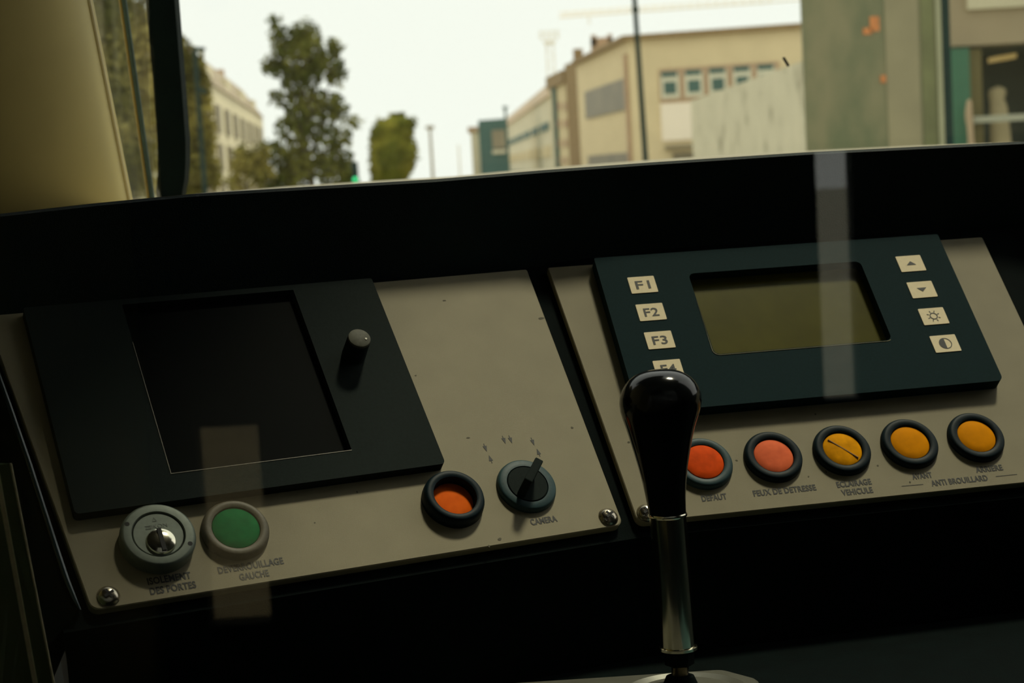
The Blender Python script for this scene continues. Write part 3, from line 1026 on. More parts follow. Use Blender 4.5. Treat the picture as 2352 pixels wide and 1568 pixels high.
D0, D1 = 110.0, 134.0
c = at(1458, 384, D0)
rr = at(1900, 358, 107.8)
lf = at(1336, 384, D1)
ztop = at(1458, 90, D0)[2]
bld = thing('building', 'beige flat roofed building behind the tall green pole', 'building', T(float(c[0]), float(c[1]), GZ))
fp = [(c[0], c[1]), (rr[0], rr[1]), (rr[0] + 3, rr[1] + 24), (lf[0], lf[1])]
part(bld, 'wall', prism(fp, GZ, ztop), M_BEIGE)
par = [(p[0] * 1.0, p[1]) for p in [(c[0] - 0.4, c[1] - 0.4), (rr[0], rr[1] - 0.4), (rr[0] + 3, rr[1] + 24), (lf[0] - 0.4, lf[1])]]
part(bld, 'roof_edge', prism(par, ztop - 0.05, ztop + 0.25), M_BROWN)
WR, WL = Wall(c, rr), Wall(c, lf)
part(bld, 'window_band', WR.px(1512, 150, 1790, 228, 0.0, 0.06), M_PIER)
for k, x in enumerate((1517, 1572, 1627, 1683, 1738)):
    dy = -4.2 * k
    fo = part(bld, 'window', WR.px(x, 168 + dy, x + 42, 226 + dy, 0.06, 0.16), M_FRW)
    g = obj('pane', *WR.px(x + 2, 165 + dy, x + 38, 177 + dy, 0.12, 0.19), M_TEALG, fo)
    g = obj('pane', *WR.px(x + 8, 188 + dy, x + 36, 216 + dy, 0.12, 0.19), M_TEALG, fo)
part(bld, 'white_board', WR.px(1517, 236, 1592, 322, 0.0, 0.12), M_WHT)
part(bld, 'shop_awning', WR.px(1528, 333, 1592, 341, 0.0, 0.5), M_GREYW)
part(bld, 'shop_window', WR.px(1545, 350, 1592, 372, 0.0, 0.08), M_GREYW)


def lband(x0, y0a, y0b, x1, y1a, y1b, o, m, name):
    a, b, e, g = WL.sz(x0, y0a), WL.sz(x0, y0b), WL.sz(x1, y1a), WL.sz(x1, y1b)
    z1, z0 = (a[1] + e[1]) / 2, (b[1] + g[1]) / 2
    part(bld, name, WL.slab(min(a[0], e[0]), max(a[0], e[0]), z0, z1, 0.0, o), m)


lband(1346, 217, 281, 1440, 172, 243, 0.12, M_GREYW, 'window_strip')
lband(1354, 362, 400, 1450, 344, 385, 0.12, M_GREYW, 'window_strip')
lband(1437, 130, 400, 1441, 118, 400, 0.2, M_PIER, 'downpipe')
p = at(1384, 104, 122)
ch = MB()
ch.add(*box(p[0] - 0.75, p[0] + 0.7, p[1], p[1] + 1.2, ztop, at(1384, 96, 122)[2] + 0.3))
ch.add(*box(p[0] - 0.75, p[0] - 0.4, p[1], p[1] + 0.5, ztop + 0.5, at(1384, 79, 122)[2]))
ch.add(*box(p[0] + 0.4, p[0] + 0.7, p[1], p[1] + 0.5, ztop + 0.5, at(1384, 79, 122)[2]))
part(bld, 'chimney', (ch.v, ch.f), M_PIER)

# brown stair tower and narrower block beyond
a, b = at(1341, 384, 134.2), at(1309, 384, 138)
zt = at(1325, 140, 134)[2]
tw = thing('building', 'narrow brown brick tower at the end of the beige building', 'building', T(float(a[0]), float(a[1]), GZ))
part(tw, 'wall', prism([(a[0], a[1]), (a[0] + 2, a[1] + .3), (b[0] + 2, b[1] + .3), (b[0], b[1])], GZ, zt), M_BROWN)
p = at(1328, 122, 135)
part(tw, 'chimney', box(p[0] - 0.35, p[0] + 0.35, p[1], p[1] + 0.8, zt, at(1328, 112, 135)[2]), M_BROWN)
a, b = at(1312, 384, 138.5), at(1272, 384, 150)
zt = at(1290, 166, 140)[2]
bl2 = thing('building', 'slim beige block with brown eaves beside the brick tower', 'building', T(float(a[0]), float(a[1]), GZ))
part(bl2, 'wall', prism([(a[0], a[1]), (a[0] + 6, a[1] + .3), (b[0] + 6, b[1] - .4), (b[0], b[1] - .4)], GZ, zt), M_BEIGED)
part(bl2, 'eaves', prism([(a[0] - .3, a[1] - .3), (a[0] + 6, a[1] + .3), (b[0] + 6, b[1] - .4), (b[0] - .3, b[1] - .4)], zt - 0.9, zt + 0.1), M_BROWN)
W2 = Wall(a, b)
for x in (1282, 1296):
    for y in (235, 275, 320, 360):
        part(bl2, 'window', W2.px(x, y, x + 7, y + 18, 0.0, 0.1), M_PIER)
part(bl2, 'downpipe', W2.px(1273, 180, 1277, 395, 0.0, 0.3), M_TEALB)

# far pale terrace with slanting roof line
a, b = at(1278, 384, 150), at(1166, 384, 260)
zt = at(1276, 216, 150)[2]
fb = thing('building', 'far pale terrace row receding along the street', 'building', T(float(a[0]), float(a[1]), GZ))
part(fb, 'wall', prism([(a[0], a[1]), (a[0] + 8, a[1] + 6), (b[0] + 8, b[1] + 6), (b[0], b[1])], GZ, zt), M_PALE)
part(fb, 'roof', prism([(a[0] - .3, a[1] - .3), (a[0] + 8, a[1] + 6), (b[0] + 8, b[1] + 6), (b[0] - .3, b[1])], zt, zt + 0.9), mat('pink_roof', (0.80, 0.62, 0.45), 0.8, var=0.05, scale=1))
W3 = Wall(a, b)
s1 = W3.len
for zz, hh, m_ in ((3.2, 0.7, M_TEALB), (0.8, 1.0, M_BEIGED), (-1.2, 0.8, M_TEALB)):
    for k in range(6):
        part(fb, 'window', W3.slab(s1 * (0.06 + 0.155 * k), s1 * (0.06 + 0.155 * k + 0.11), zz, zz + hh, 0, 0.15), m_)

# teal block with a pale square bay and its pale neighbour
a, b = at(1170, 384, 170), at(1104, 384, 172)
zt = at(1137, 273, 170)[2]
tb = thing('building', 'teal clad block with a grey square bay', 'building', T(float(a[0]), float(a[1]), GZ))
part(tb, 'wall', prism([(a[0], a[1]), (a[0], a[1] + 4), (b[0], b[1] + 4), (b[0], b[1])], GZ, zt), M_TEALB)
W4 = Wall(a, b)
part(tb, 'bay', W4.px(1132, 298, 1165, 340, 0, 0.2), mat('grey_bay', (0.30, 0.25, 0.16), 0.7, var=0.1, scale=1))
part(tb, 'bay_sill', W4.px(1134, 344, 1166, 352, 0, 0.25), M_PALE)
a, b = at(1110, 384, 178), at(1086, 384, 178)
zt = at(1098, 302, 178)[2]
pb_ = thing('building', 'slim pale gabled house next to the teal block', 'building', T(float(a[0]), float(a[1]), GZ))
part(pb_, 'wall', prism([(a[0], a[1]), (a[0], a[1] + 8), (b[0], b[1] + 8), (b[0], b[1])], GZ, zt), M_PALE)
part(pb_, 'roof', prism([(a[0], a[1] - .2), (a[0], a[1] + 8), (b[0] - .3, b[1] + 8), (b[0] - .3, b[1] - .2)], zt, zt + 0.5), M_PIER)

# cream old facade at the left, stepped gables
a, b = at(430, 400, 62), at(612, 400, 118)
zt = 4.3
cb = thing('building', 'tall old cream apartment house with grey mansard behind the trees', 'building', T(float(b[0]), float(b[1]), GZ))
part(cb, 'wall', prism([(a[0], a[1]), (b[0], b[1]), (b[0] - 10, b[1] + 4), (a[0] - 10, a[1] + 4)], GZ, zt), M_PALE)
W5 = Wall(a, b)
M_MANS = mat('grey_brown_mansard', (0.36, 0.29, 0.20), 0.8, var=0.15, scale=1)
L5 = W5.len
n0, n1 = W5.n, 0
q = lambda s_, o: W5.p0 + W5.d * s_ + W5.n * o
part(cb, 'roof', hexa([(*q(0, .1), zt), (*q(L5, .1), zt), (*q(L5, -6), zt), (*q(0, -6), zt)], [(*q(0, -1.2), zt + 1.9), (*q(L5, -1.2), zt + 1.9), (*q(L5, -5), zt + 1.9), (*q(0, -5), zt + 1.9)]), M_MANS)
for k in range(9):
    s0 = L5 * (0.05 + k * 0.105)
    for zz in (-1.2, 0.6, 2.3):
        part(cb, 'window', W5.slab(s0, s0 + L5 * 0.045, zz, zz + 1.2, 0, 0.1), M_GREYW)
    if k % 2 == 0:
        part(cb, 'dormer', W5.slab(s0, s0 + L5 * 0.05, zt + 0.1, zt + 0.95, -1.2, -0.2), M_PALE)
for k in (0.2, 0.55, 0.9):
    part(cb, 'chimney', W5.slab(L5 * k, L5 * k + 1.2, zt + 1.5, zt + 3.0, -3, -2), M_PIER)

# pale scribbled hoarding on the right of the street
def hoarding_material():
    m = bpy.data.materials.new('faded_hoarding')
    m.use_nodes = True
    nt = m.node_tree
    b = nt.nodes['Principled BSDF']
    b.inputs['Roughness'].default_value = 0.8
    tc = nt.nodes.new('ShaderNodeTexCoord')
    n1_ = nt.nodes.new('ShaderNodeTexNoise')
    n1_.inputs['Scale'].default_value = 1.3
    n1_.inputs['Detail'].default_value = 3
    nt.links.new(tc.outputs['Object'], n1_.inputs['Vector'])
    r = nt.nodes.new('ShaderNodeValToRGB')
    e = r.color_ramp.elements
    e[0].position, e[0].color = 0.28, (0.34, 0.30, 0.19, 1)
    e[1].position, e[1].color = 0.42, (0.66, 0.60, 0.42, 1)
    x = r.color_ramp.elements.new(0.66)
    x.color = (0.72, 0.655, 0.46, 1)
    x = r.color_ramp.elements.new(0.8)
    x.color = (0.78, 0.60, 0.45, 1)
    nt.links.new(n1_.outputs['Fac'], r.inputs[0])
    nt.links.new(r.outputs[0], b.inputs['Base Color'])
    MATS['faded_hoarding'] = m
    return m


a, b = at(1862, 340, 26.0), at(1592, 360, 42.0)
WH = Wall(a, b)
zt0, zt1 = at(1850, 139, 26.3)[2], at(1600, 229, 41.4)[2]
zh = (zt0 + zt1) / 2
hd = thing('hoarding', 'pale scribbled hoarding wall in front of the beige building', 'hoarding', T(float(a[0]), float(a[1]), GZ))
M_HOARD = hoarding_material()
NP = 7
for k in range(NP):
    s0, s1 = WH.len * k / NP, WH.len * (k + 1) / NP - 0.015
    za, zb_ = zt0 + (zt1 - zt0) * k / NP, zt0 + (zt1 - zt0) * (k + 1) / NP
    qq = lambda s_, o: WH.p0 + WH.d * s_ + WH.n * o
    part(hd, 'panel', hexa([(*qq(s0, 0), GZ), (*qq(s1, 0), GZ), (*qq(s1, -.08), GZ), (*qq(s0, -.08), GZ)],
                           [(*qq(s0, 0), za), (*qq(s1, 0), zb_), (*qq(s1, -.08), zb_), (*qq(s0, -.08), za)]), M_HOARD)

# tall green pole
a, b = at(1484, 384, 30), at(1452, -80, 30)
foot = a + (a - b) * ((GZ - a[2]) / (a - b)[2])
pole = thing('lamp_post', 'tall slim dark green pole in front of the beige building', 'pole', T(*map(float, foot)))
part(pole, 'shaft', tube([foot, a, b], [0.065, 0.05, 0.04], 12), M_POLE, True)
part(pole, 'clamp', tube([at(1459.2, 18, 30), at(1459.6, 26, 30)], 0.062, 12), M_POLE)

# distant mast lamps
def mast(px, ytop, dist, r, head, label, name='lamp_post', m=M_HAZE, cat='pole', kind=0):
    p = at(px, 384, dist)
    zt = at(px - 3, ytop, dist)[2]
    t = thing(name, label, cat, T(float(p[0]), float(p[1]), GZ))
    part(t, 'shaft', tube([(p[0], p[1], GZ), (p[0], p[1], zt)], [r, r * 0.7], 8), m, True)
    if head:
        part(t, 'head', box(p[0] - head, p[0] + head, p[1] - 0.2, p[1] + 0.2, zt - 0.15, zt + 0.1), m)
    return t, p, zt


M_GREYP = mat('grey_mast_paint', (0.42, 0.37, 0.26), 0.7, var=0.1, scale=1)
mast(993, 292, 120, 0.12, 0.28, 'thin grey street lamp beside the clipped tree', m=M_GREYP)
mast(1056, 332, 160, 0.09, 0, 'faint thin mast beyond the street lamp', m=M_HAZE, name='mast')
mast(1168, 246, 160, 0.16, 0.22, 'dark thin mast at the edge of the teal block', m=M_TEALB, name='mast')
p, zt = at(1278, 384, 280), at(1275, 72, 280)[2]
fm = thing('floodlight_mast', 'tall lattice floodlight mast behind the slim beige block', 'mast', T(float(p[0]), float(p[1]), GZ))
for sx in (-0.68, 0.68):
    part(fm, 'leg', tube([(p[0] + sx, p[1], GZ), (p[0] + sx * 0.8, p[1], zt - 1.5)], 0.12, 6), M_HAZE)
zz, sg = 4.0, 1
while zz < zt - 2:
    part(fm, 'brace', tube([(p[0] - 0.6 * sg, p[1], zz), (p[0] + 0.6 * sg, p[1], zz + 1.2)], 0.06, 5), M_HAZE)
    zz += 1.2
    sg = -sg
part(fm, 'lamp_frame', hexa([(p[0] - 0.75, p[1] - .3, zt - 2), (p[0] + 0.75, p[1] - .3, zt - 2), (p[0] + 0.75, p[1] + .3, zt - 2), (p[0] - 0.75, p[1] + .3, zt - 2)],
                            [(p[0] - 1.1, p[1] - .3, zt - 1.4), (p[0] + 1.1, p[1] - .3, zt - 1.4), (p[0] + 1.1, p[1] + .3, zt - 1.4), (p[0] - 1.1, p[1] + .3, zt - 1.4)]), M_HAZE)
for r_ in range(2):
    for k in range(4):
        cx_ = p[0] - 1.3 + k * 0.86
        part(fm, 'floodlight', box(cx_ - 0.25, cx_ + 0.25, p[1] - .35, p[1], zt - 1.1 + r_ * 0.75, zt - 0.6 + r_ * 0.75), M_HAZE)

# crane jib
a, b = at(1284, 35, 210), at(1770, 4, 210)
cr = thing('crane', 'faint pale tower crane with a long jib over the roofs', 'crane', T(float(b[0]) + 6.5, float(b[1]), GZ))
jb = MB()
for o in ((0, 0, 0.3), (0, -0.4, -0.25), (0, 0.4, -0.25)):
    jb.add(*tube([a + o, b + (6.5, 0, 0.3) + np.array(o)], 0.07, 5))
nseg = 24
for k in range(nseg):
    p0, p1 = a + (b - a) * k / nseg, a + (b - a) * (k + 1) / nseg
    jb.add(*tube([p0 + (0, 0, -0.25), p1 + (0, 0, 0.3)], 0.05, 4))
    jb.add(*tube([p1 + (0, 0, 0.3), p1 + (0, 0, -0.25)], 0.05, 4))
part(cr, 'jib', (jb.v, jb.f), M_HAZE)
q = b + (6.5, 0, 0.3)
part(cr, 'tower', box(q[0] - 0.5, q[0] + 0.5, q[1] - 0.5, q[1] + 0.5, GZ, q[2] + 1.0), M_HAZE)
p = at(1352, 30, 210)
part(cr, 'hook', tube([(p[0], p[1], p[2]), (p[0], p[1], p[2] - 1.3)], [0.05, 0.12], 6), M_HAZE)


# ------------------------------------------------------------------ trees
def leaf_mat(name, c1, c2):
    return mat(name, c1, 0.9, col2=c2, scale=1.6, spec=0.1)


M_LEAF1 = leaf_mat('olive_leaves', (0.10, 0.095, 0.018), (0.30, 0.25, 0.06))
M_LEAF2 = leaf_mat('dark_green_leaves', (0.062, 0.078, 0.012), (0.21, 0.205, 0.045))
M_LEAF3 = leaf_mat('clipped_leaves', (0.10, 0.11, 0.012), (0.25, 0.23, 0.03))
M_LEAFY = leaf_mat('autumn_leaves', (0.17, 0.155, 0.04), (0.62, 0.50, 0.17))
M_BARK = mat('brown_bark', (0.07, 0.055, 0.03), 0.9, var=0.3, scale=4)


def foliage(blobs, n, size, aspect=1.0):
    """leaf quads scattered in ellipsoids (centre, rx, ry, rz)"""
    vol = np.array([b[1] * b[2] * b[3] for b in blobs])
    pick = rng.choice(len(blobs), n, p=vol / vol.sum())
    B = np.array([[*b[0], b[1], b[2], b[3]] for b in blobs])[pick]
    d = rng.normal(size=(n, 3))
    d /= np.linalg.norm(d, axis=1)[:, None]
    r = rng.random(n) ** 0.45
    c = B[:, :3] + d * r[:, None] * B[:, 3:]
    u = rng.normal(size=(n, 3))
    u /= np.linalg.norm(u, axis=1)[:, None]
    w = np.cross(u, rng.normal(size=(n, 3)))
    w /= np.linalg.norm(w, axis=1)[:, None]
    s = size * (0.6 + 0.8 * rng.random(n))[:, None]
    v = np.stack([c - u * s, c + w * s * 0.5, c + u * s, c - w * s * 0.5], 1).reshape(-1, 3)
    f = [(4 * i, 4 * i + 1, 4 * i + 2, 4 * i + 3) for i in range(n)]
    return v, f


def fast_obj(name, v, f, m, parent, M):
    me = bpy.data.meshes.new(name)
    me.from_pydata(v.tolist(), [], f)
    me.materials.append(m)
    o = bpy.data.objects.new(name, me)
    COL.objects.link(o)
    o.parent = parent
    o.matrix_local = M
    return o


def tree(px, dist, blobs, n, size, m, label, trunk=None, r=0.12, cat='tree', name='tree'):
    p = at(px, 420, dist)
    root = thing(name, label, cat, T(float(p[0]), float(p[1]), GZ))
    k = dist / FPX
    bl = []
    for bx_, by_, rx, ry in blobs:
        c_ = at(bx_, by_, dist)
        bl.append((c_ + (0, random.uniform(-.3, .3) * rx * k, 0), rx * k, min(rx, ry) * k, ry * k))
    v, f = foliage(bl, n, size)
    o = fast_obj('foliage', v, f, m, root, rel(root))
    o['kind'] = 'stuff'
    tops = sorted(bl, key=lambda b_: -b_[0][2])
    part(root, 'trunk', tube([(p[0], p[1], GZ), (p[0] + 0.05, p[1], 0), (tops[0][0][0], p[1], tops[0][0][2])], [r, r * 0.75, r * 0.15], 8), M_BARK, True)
    for b_ in bl[1::2]:
        z0 = max(-1.2, b_[0][2] - 1.2)
        part(root, 'branch', tube([(p[0], p[1], z0), tuple(b_[0])], [r * 0.4, r * 0.12], 5), M_BARK, True)
    return root


tree(712, 45, [(632, 60, 22, 34), (650, 95, 38, 36), (700, 80, 40, 40), (690, 130, 62, 45), (765, 110, 24, 24), (745, 150, 46, 40), (630, 150, 30, 30), (775, 170, 22, 34),
               (690, 185, 50, 35), (700, 232, 58, 34), (640, 225, 24, 22), (760, 250, 42, 40), (812, 282, 26, 22), (690, 290, 62, 46), (765, 320, 45, 40),
               (640, 345, 40, 34), (690, 370, 60, 50), (770, 385, 52, 52), (590, 372, 38, 26), (650, 410, 60, 45), (800, 420, 30, 40)],
     6400, 0.09, M_LEAF2, 'tall loose green tree at the left of the tram windscreen', r=0.11)
tree(460, 24, [(425, 180, 40, 60), (455, 210, 32, 70), (440, 300, 50, 70), (470, 370, 26, 60), (430, 400, 60, 60), (405, 120, 40, 45), (450, 150, 24, 40), (478, 300, 20, 60), (490, 400, 24, 40)], 7000, 0.05, M_LEAF1,
     'olive leafed tree right beside the black corner post', r=0.07)
tree(560, 40, [(560, 365, 36, 34), (600, 400, 36, 34), (545, 410, 30, 36), (600, 350, 24, 30)], 900, 0.07, M_LEAF1, 'low olive shrub in front of the cream house', r=0.05, cat='shrub', name='shrub')
tree(285, 15, [(230, 60, 90, 110), (310, 60, 80, 90), (280, 180, 100, 100), (230, 290, 90, 90), (320, 300, 80, 90), (290, 400, 110, 80), (200, 420, 90, 80), (345, 150, 40, 90), (350, 250, 40, 90), (300, -60, 120, 80)], 9000, 0.036, M_LEAFY,
     'dense autumn tinted tree seen through the narrow side glass', r=0.10)
# clipped tree, squared like a box with a waist
root = thing('tree', 'clipped box shaped green tree beside the thin street lamp', 'tree', T(*map(float, (at(903, 420, 42)[0], at(903, 420, 42)[1], GZ))))
k = 42 / FPX
prof_l = [(852, 430), (850, 380), (849, 330), (853, 300), (866, 278), (880, 268), (905, 265)]
prof_r = [(925, 430), (945, 395), (958, 365), (958, 340), (948, 322), (950, 300), (957, 285), (950, 268), (905, 264)]
yl = np.linspace(426, 266, 15)
xl = np.interp(-yl, [-q_[1] for q_ in prof_l], [q_[0] for q_ in prof_l])
xr = np.interp(-yl, [-q_[1] for q_ in prof_r], [q_[0] for q_ in prof_r])
v, f = [], []
NS = 28
for y_, x0_, x1_ in zip(yl, xl, xr):
    c_ = at((x0_ + x1_) / 2, y_, 42)
    rx = max(2.0, (x1_ - x0_) / 2 - 3) * k
    for i in range(NS):
        t_ = 2 * math.pi * i / NS
        jit = 1 + 0.05 * random.uniform(-1, 1)
        cc, ss = math.cos(t_), math.sin(t_)
        v.append((c_[0] + rx * jit * math.copysign(abs(cc) ** 0.75, cc), c_[1] + rx * 0.9 * jit * math.copysign(abs(ss) ** 0.75, ss), c_[2]))
for a_ in range(len(yl) - 1):
    for i in range(NS):
        j = (i + 1) % NS
        f.append((a_ * NS + i, a_ * NS + j, a_ * NS + NS + j, a_ * NS + NS + i))
f += [tuple(range(NS)), tuple(range(len(v) - NS, len(v)))]
part(root, 'crown', (v, f), M_LEAF3)
vv = np.array(v)
idx = rng.integers(0, len(vv), 2600)
cc = vv[idx] + rng.normal(size=(2600, 3)) * 0.035
u = rng.normal(size=(2600, 3))
u /= np.linalg.norm(u, axis=1)[:, None]
w_ = np.cross(u, rng.normal(size=(2600, 3)))
w_ /= np.linalg.norm(w_, axis=1)[:, None]
q4 = np.stack([cc - u * .05, cc + w_ * .03, cc + u * .05, cc - w_ * .03], 1).reshape(-1, 3)
o = fast_obj('foliage', q4, [(4 * i, 4 * i + 1, 4 * i + 2, 4 * i + 3) for i in range(2600)], M_LEAF3, root, rel(root))
o['kind'] = 'stuff'
p = at(903, 425, 42)
part(root, 'trunk', tube([(p[0], p[1], GZ), (p[0], p[1], p[2] + 0.2)], 0.09, 8), M_BARK)

# green signal lamp at the foot of the big tree
p = at(816, 412, 40)
ts = thing('traffic_light', 'small green lit traffic light at the foot of the tall loose tree', 'traffic light', T(float(p[0]), float(p[1]), GZ))
part(ts, 'post', tube([(p[0], p[1], GZ), (p[0], p[1], p[2] - 0.1)], 0.04, 8), M_POLE)
part(ts, 'housing', box(p[0] - 0.07, p[0] + 0.07, p[1], p[1] + 0.12, p[2] - 0.12, p[2] + 0.4), M_POLE)
vv, ff = lathe([(0.055, 0), (0.04, 0.02), (0, 0.03)], 16)
part(ts, 'lamp', ([(p[0] + a_, p[1] - c_, p[2] + b_) for a_, b_, c_ in vv], ff), mat('green_signal', (0.02, 0.3, 0.1), 0.4, emit=(0.05, 1.0, 0.35), estr=1.2, var=0.02))

# dark pole among the left trees
p0, p1 = at(470, 440, 22), at(447, 112, 22)
gp = thing('signal_post', 'dark teal post with a short top arm in the olive tree', 'pole', T(float(p0[0]), float(p0[1]), GZ))
part(gp, 'shaft', tube([(p0[0], p0[1], GZ), tuple(p1)], 0.03, 8), M_POLE, True)
part(gp, 'arm', tube([tuple(p1), tuple(p1 + (0.13, 0, -0.01))], 0.025, 6), M_POLE)
part(gp, 'sign', tube([tuple(at(458, 205, 22)), tuple(at(474, 214, 22))], 0.035, 6), M_POLE)

# ------------------------------------------------------------------ painted reflection panel and shop at the right
SD = 7.0
a, b = at(1847, 345, SD), at(2160, 328, SD)


def pane_material():  # side glass reflections painted as mottled opaque colour
    m = bpy.data.materials.new('grey_green_reflections')
    m.use_nodes = True
    nt = m.node_tree
    b_ = nt.nodes['Principled BSDF']
    b_.inputs['Roughness'].default_value = 0.35
    tc = nt.nodes.new('ShaderNodeTexCoord')
    nz = nt.nodes.new('ShaderNodeTexNoise')
    nz.inputs['Scale'].default_value = 5.5
    nz.inputs['Detail'].default_value = 3
    mp = nt.nodes.new('ShaderNodeMapping')
    mp.inputs['Scale'].default_value = (1.6, 1.0, 0.8)
    nt.links.new(tc.outputs['Object'], mp.inputs[0])
    nt.links.new(mp.outputs[0], nz.inputs['Vector'])
    r = nt.nodes.new('ShaderNodeValToRGB')
    e = r.color_ramp.elements
    e[0].position, e[0].color = 0.30, (0.125, 0.145, 0.065, 1)
    e[1].position, e[1].color = 0.66, (0.23, 0.21, 0.105, 1)
    nt.links.new(nz.outputs['Fac'], r.inputs[0])
    nt.links.new(r.outputs[0], b_.inputs['Base Color'])
    MATS['pane'] = m
    return m


sh = thing('reflection_panel', 'grey green panel painted with glass reflections and orange glints, dark post', 'panel', T(float(a[0]), float(a[1]), GZ))
zt = 0.75
lean = at(1838, -20, SD)[0] - a[0]
M_PANE = pane_material()
M_BAND = mat('pale_panel_band', (0.30, 0.265, 0.15), 0.6, var=0.12, scale=4)
M_MOSS = mat('green_panel_band', (0.155, 0.165, 0.065), 0.6, var=0.2, scale=6)
M_ORREFL = mat('orange_reflection', (0.62, 0.22, 0.06), 0.5, var=0.25, scale=30)  # orange lit reflections in the glass, painted as flat patches


def shp(x0, x1, y0, y1, o0, o1, m, name):
    A, B, C_, E_ = at(x0, y1, SD), at(x1, y1, SD), at(x1, y0, SD), at(x0, y0, SD)
    z0_, z1_ = (A[2] + B[2]) / 2, (C_[2] + E_[2]) / 2
    xa, xb = (A[0] + E_[0]) / 2, (B[0] + C_[0]) / 2
    part(sh, name, box(xa, xb, SD + o0, SD + o1, z0_, z1_), m)


za = GZ
wp = MB()
xa, xb = at(1846, 180, SD)[0], at(2158, 165, SD)[0]
part(sh, 'pane', box(xa, xb, SD, SD + 0.012, GZ + 0.1, zt), M_PANE)
part(sh, 'band', box(at(2036, 170, SD)[0], at(2112, 170, SD)[0], SD - 0.004, SD, GZ + 0.1, zt), M_BAND)
part(sh, 'band', box(at(2118, 170, SD)[0], at(2148, 170, SD)[0], SD - 0.004, SD, GZ + 0.1, zt), M_MOSS)
part(sh, 'edge_strip', box(at(2152, 170, SD)[0], at(2164, 170, SD)[0], SD - 0.012, SD + 0.014, GZ + 0.1, zt), mat('pale_edge_strip', (0.34, 0.34, 0.20), 0.4, var=0.05, scale=5))
part(sh, 'post', box(at(2166, 170, SD)[0], at(2184, 170, SD)[0], SD - 0.01, SD + 0.03, GZ, zt + 0.1), M_POLE)
for (x0, x1, y0, y1) in ((1998, 2019, 38, 72), (1982, 2002, 64, 79), (2022, 2034, 173, 190)):
    shp(x0, x1, y0, y1, -0.006, -0.0005, M_ORREFL, 'painted_reflection')

# shop
SHD = 15.0
s0 = at(2186, 330, SHD)
shop = thing('building', 'taupe shop front with green pilaster and dark open interior', 'building', T(float(s0[0]), SHD, GZ))
M_TAUPE = mat('taupe_fascia', (0.33, 0.265, 0.16), 0.8, var=0.06, scale=2)
M_TAUPEL = mat('pale_fascia_band', (0.56, 0.51, 0.34), 0.8, var=0.05, scale=2)
M_GPIL = mat('green_pilaster', (0.035, 0.135, 0.072), 0.6, var=0.12, scale=3)
M_OCH = mat('ochre_jamb', (0.13, 0.105, 0.032), 0.7, var=0.12, scale=3)
M_INT = mat('dark_shop_interior', (0.022, 0.034, 0.024), 0.8, var=0.3, scale=1.5)
X = lambda px: float(at(px, 200, SHD)[0])
Z = lambda px, py: float(at(px, py, SHD)[2])
XE = X(2352) + 4
part(shop, 'wall', box(X(2178), XE, SHD, SHD + 0.3, Z(2270, 102), Z(2270, -300)), M_TAUPE)
part(shop, 'fascia_band', box(X(2225), XE, SHD - 0.05, SHD, Z(2290, 19), Z(2290, -60)), M_TAUPEL)
part(shop, 'pilaster', box(X(2176), X(2225), SHD - 0.05, SHD + 0.3, GZ, Z(2200, 112)), M_GPIL)
part(shop, 'jamb', box(X(2229), X(2260), SHD + 0.05, SHD + 0.35, GZ, Z(2240, 112)), M_OCH)
part(shop, 'interior', box(X(2170), XE, SHD + 2.0, SHD + 2.1, GZ, Z(2270, 60)), M_INT)
part(shop, 'soffit', box(X(2225), XE, SHD + 0.3, SHD + 2.0, Z(2270, 102), Z(2270, 98)), M_INT)
part(shop, 'rail', box(X(2233), XE, SHD - 0.02, SHD + 0.02, Z(2300, 279), Z(2300, 264)), mat('grey_rail_paint', (0.36, 0.36, 0.26), 0.5, var=0.05))
p = at(2313, 131, SHD + 0.6)
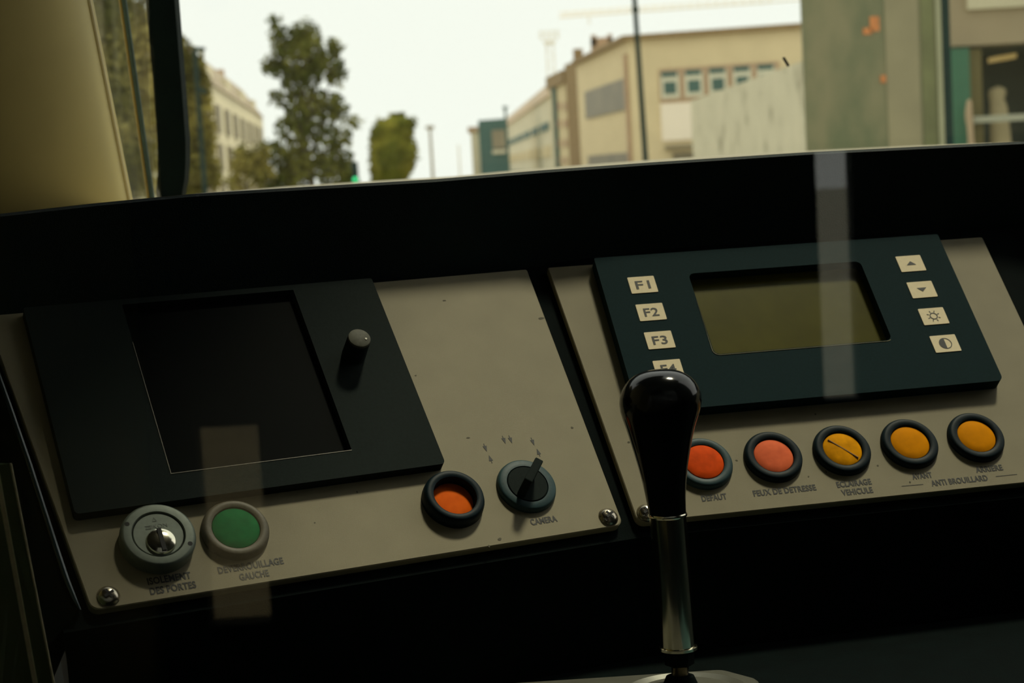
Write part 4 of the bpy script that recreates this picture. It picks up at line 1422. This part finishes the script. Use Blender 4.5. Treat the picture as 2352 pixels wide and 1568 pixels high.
lt = tag(obj('ceiling_lamp', *hexa([(p[0] - 0.085, p[1], p[2] - 0.03), (p[0] + 0.085, p[1], p[2] - 0.012), (p[0] + 0.085, p[1] + 0.3, p[2] - 0.012), (p[0] - 0.085, p[1] + 0.3, p[2] - 0.03)],
                                   [(p[0] - 0.085, p[1], p[2] + 0.012), (p[0] + 0.085, p[1], p[2] + 0.03), (p[0] + 0.085, p[1] + 0.3, p[2] + 0.03), (p[0] - 0.085, p[1] + 0.3, p[2] + 0.012)]),
             mat('amber_lamp_glow', (0.5, 0.36, 0.14), 0.5, emit=(0.5, 0.33, 0.10), estr=0.45, var=0.02)), 'amber strip lamp under the dark shop ceiling', 'lamp')
# pale draped mannequin and a slim pale torso beside the jamb
M_DRAPE = mat('cream_drape', (0.36, 0.30, 0.165), 0.9, var=0.15, scale=6)


def draped(name, label, rows, dist, m):
    v, f, N_ = [], [], 20
    for px, py, r in rows:
        c_ = at(px, py, dist)
        rr_ = r * dist / FPX
        v += [(c_[0] + rr_ * math.cos(2 * math.pi * i / N_), c_[1] + 0.6 * rr_ * math.sin(2 * math.pi * i / N_), c_[2]) for i in range(N_)]
    base = rows[-1]
    c_ = at(base[0], base[1], dist)
    rr_ = base[2] * dist / FPX
    v += [(c_[0] + rr_ * math.cos(2 * math.pi * i / N_), c_[1] + 0.6 * rr_ * math.sin(2 * math.pi * i / N_), GZ) for i in range(N_)]
    for a_ in range(len(rows)):
        for i in range(N_):
            j = (i + 1) % N_
            f.append((a_ * N_ + i, a_ * N_ + j, a_ * N_ + N_ + j, a_ * N_ + N_ + i))
    f += [tuple(range(N_)), tuple(range(len(v) - N_, len(v)))]
    o_ = obj(name, v, f, m, smooth=True)
    return tag(o_, label, 'mannequin')


draped('mannequin', 'broad cream draped mannequin in the dark shop opening', [(2292, 199, 6), (2291, 206, 19), (2290, 218, 20), (2289, 228, 17), (2292, 238, 19), (2294, 255, 21), (2296, 280, 22), (2297, 300, 23), (2298, 330, 25)], SHD + 0.25, M_DRAPE)
draped('mannequin', 'slim pinkish draped mannequin beside the green pilaster', [(2226, 228, 3), (2226, 236, 6), (2225, 255, 8), (2226, 270, 9), (2228, 290, 7), (2230, 320, 7), (2231, 330, 8)], SHD - 0.15,
       mat('pink_beige_drape', (0.42, 0.31, 0.19), 0.9, var=0.1, scale=6))
bpy.context.view_layer.update()
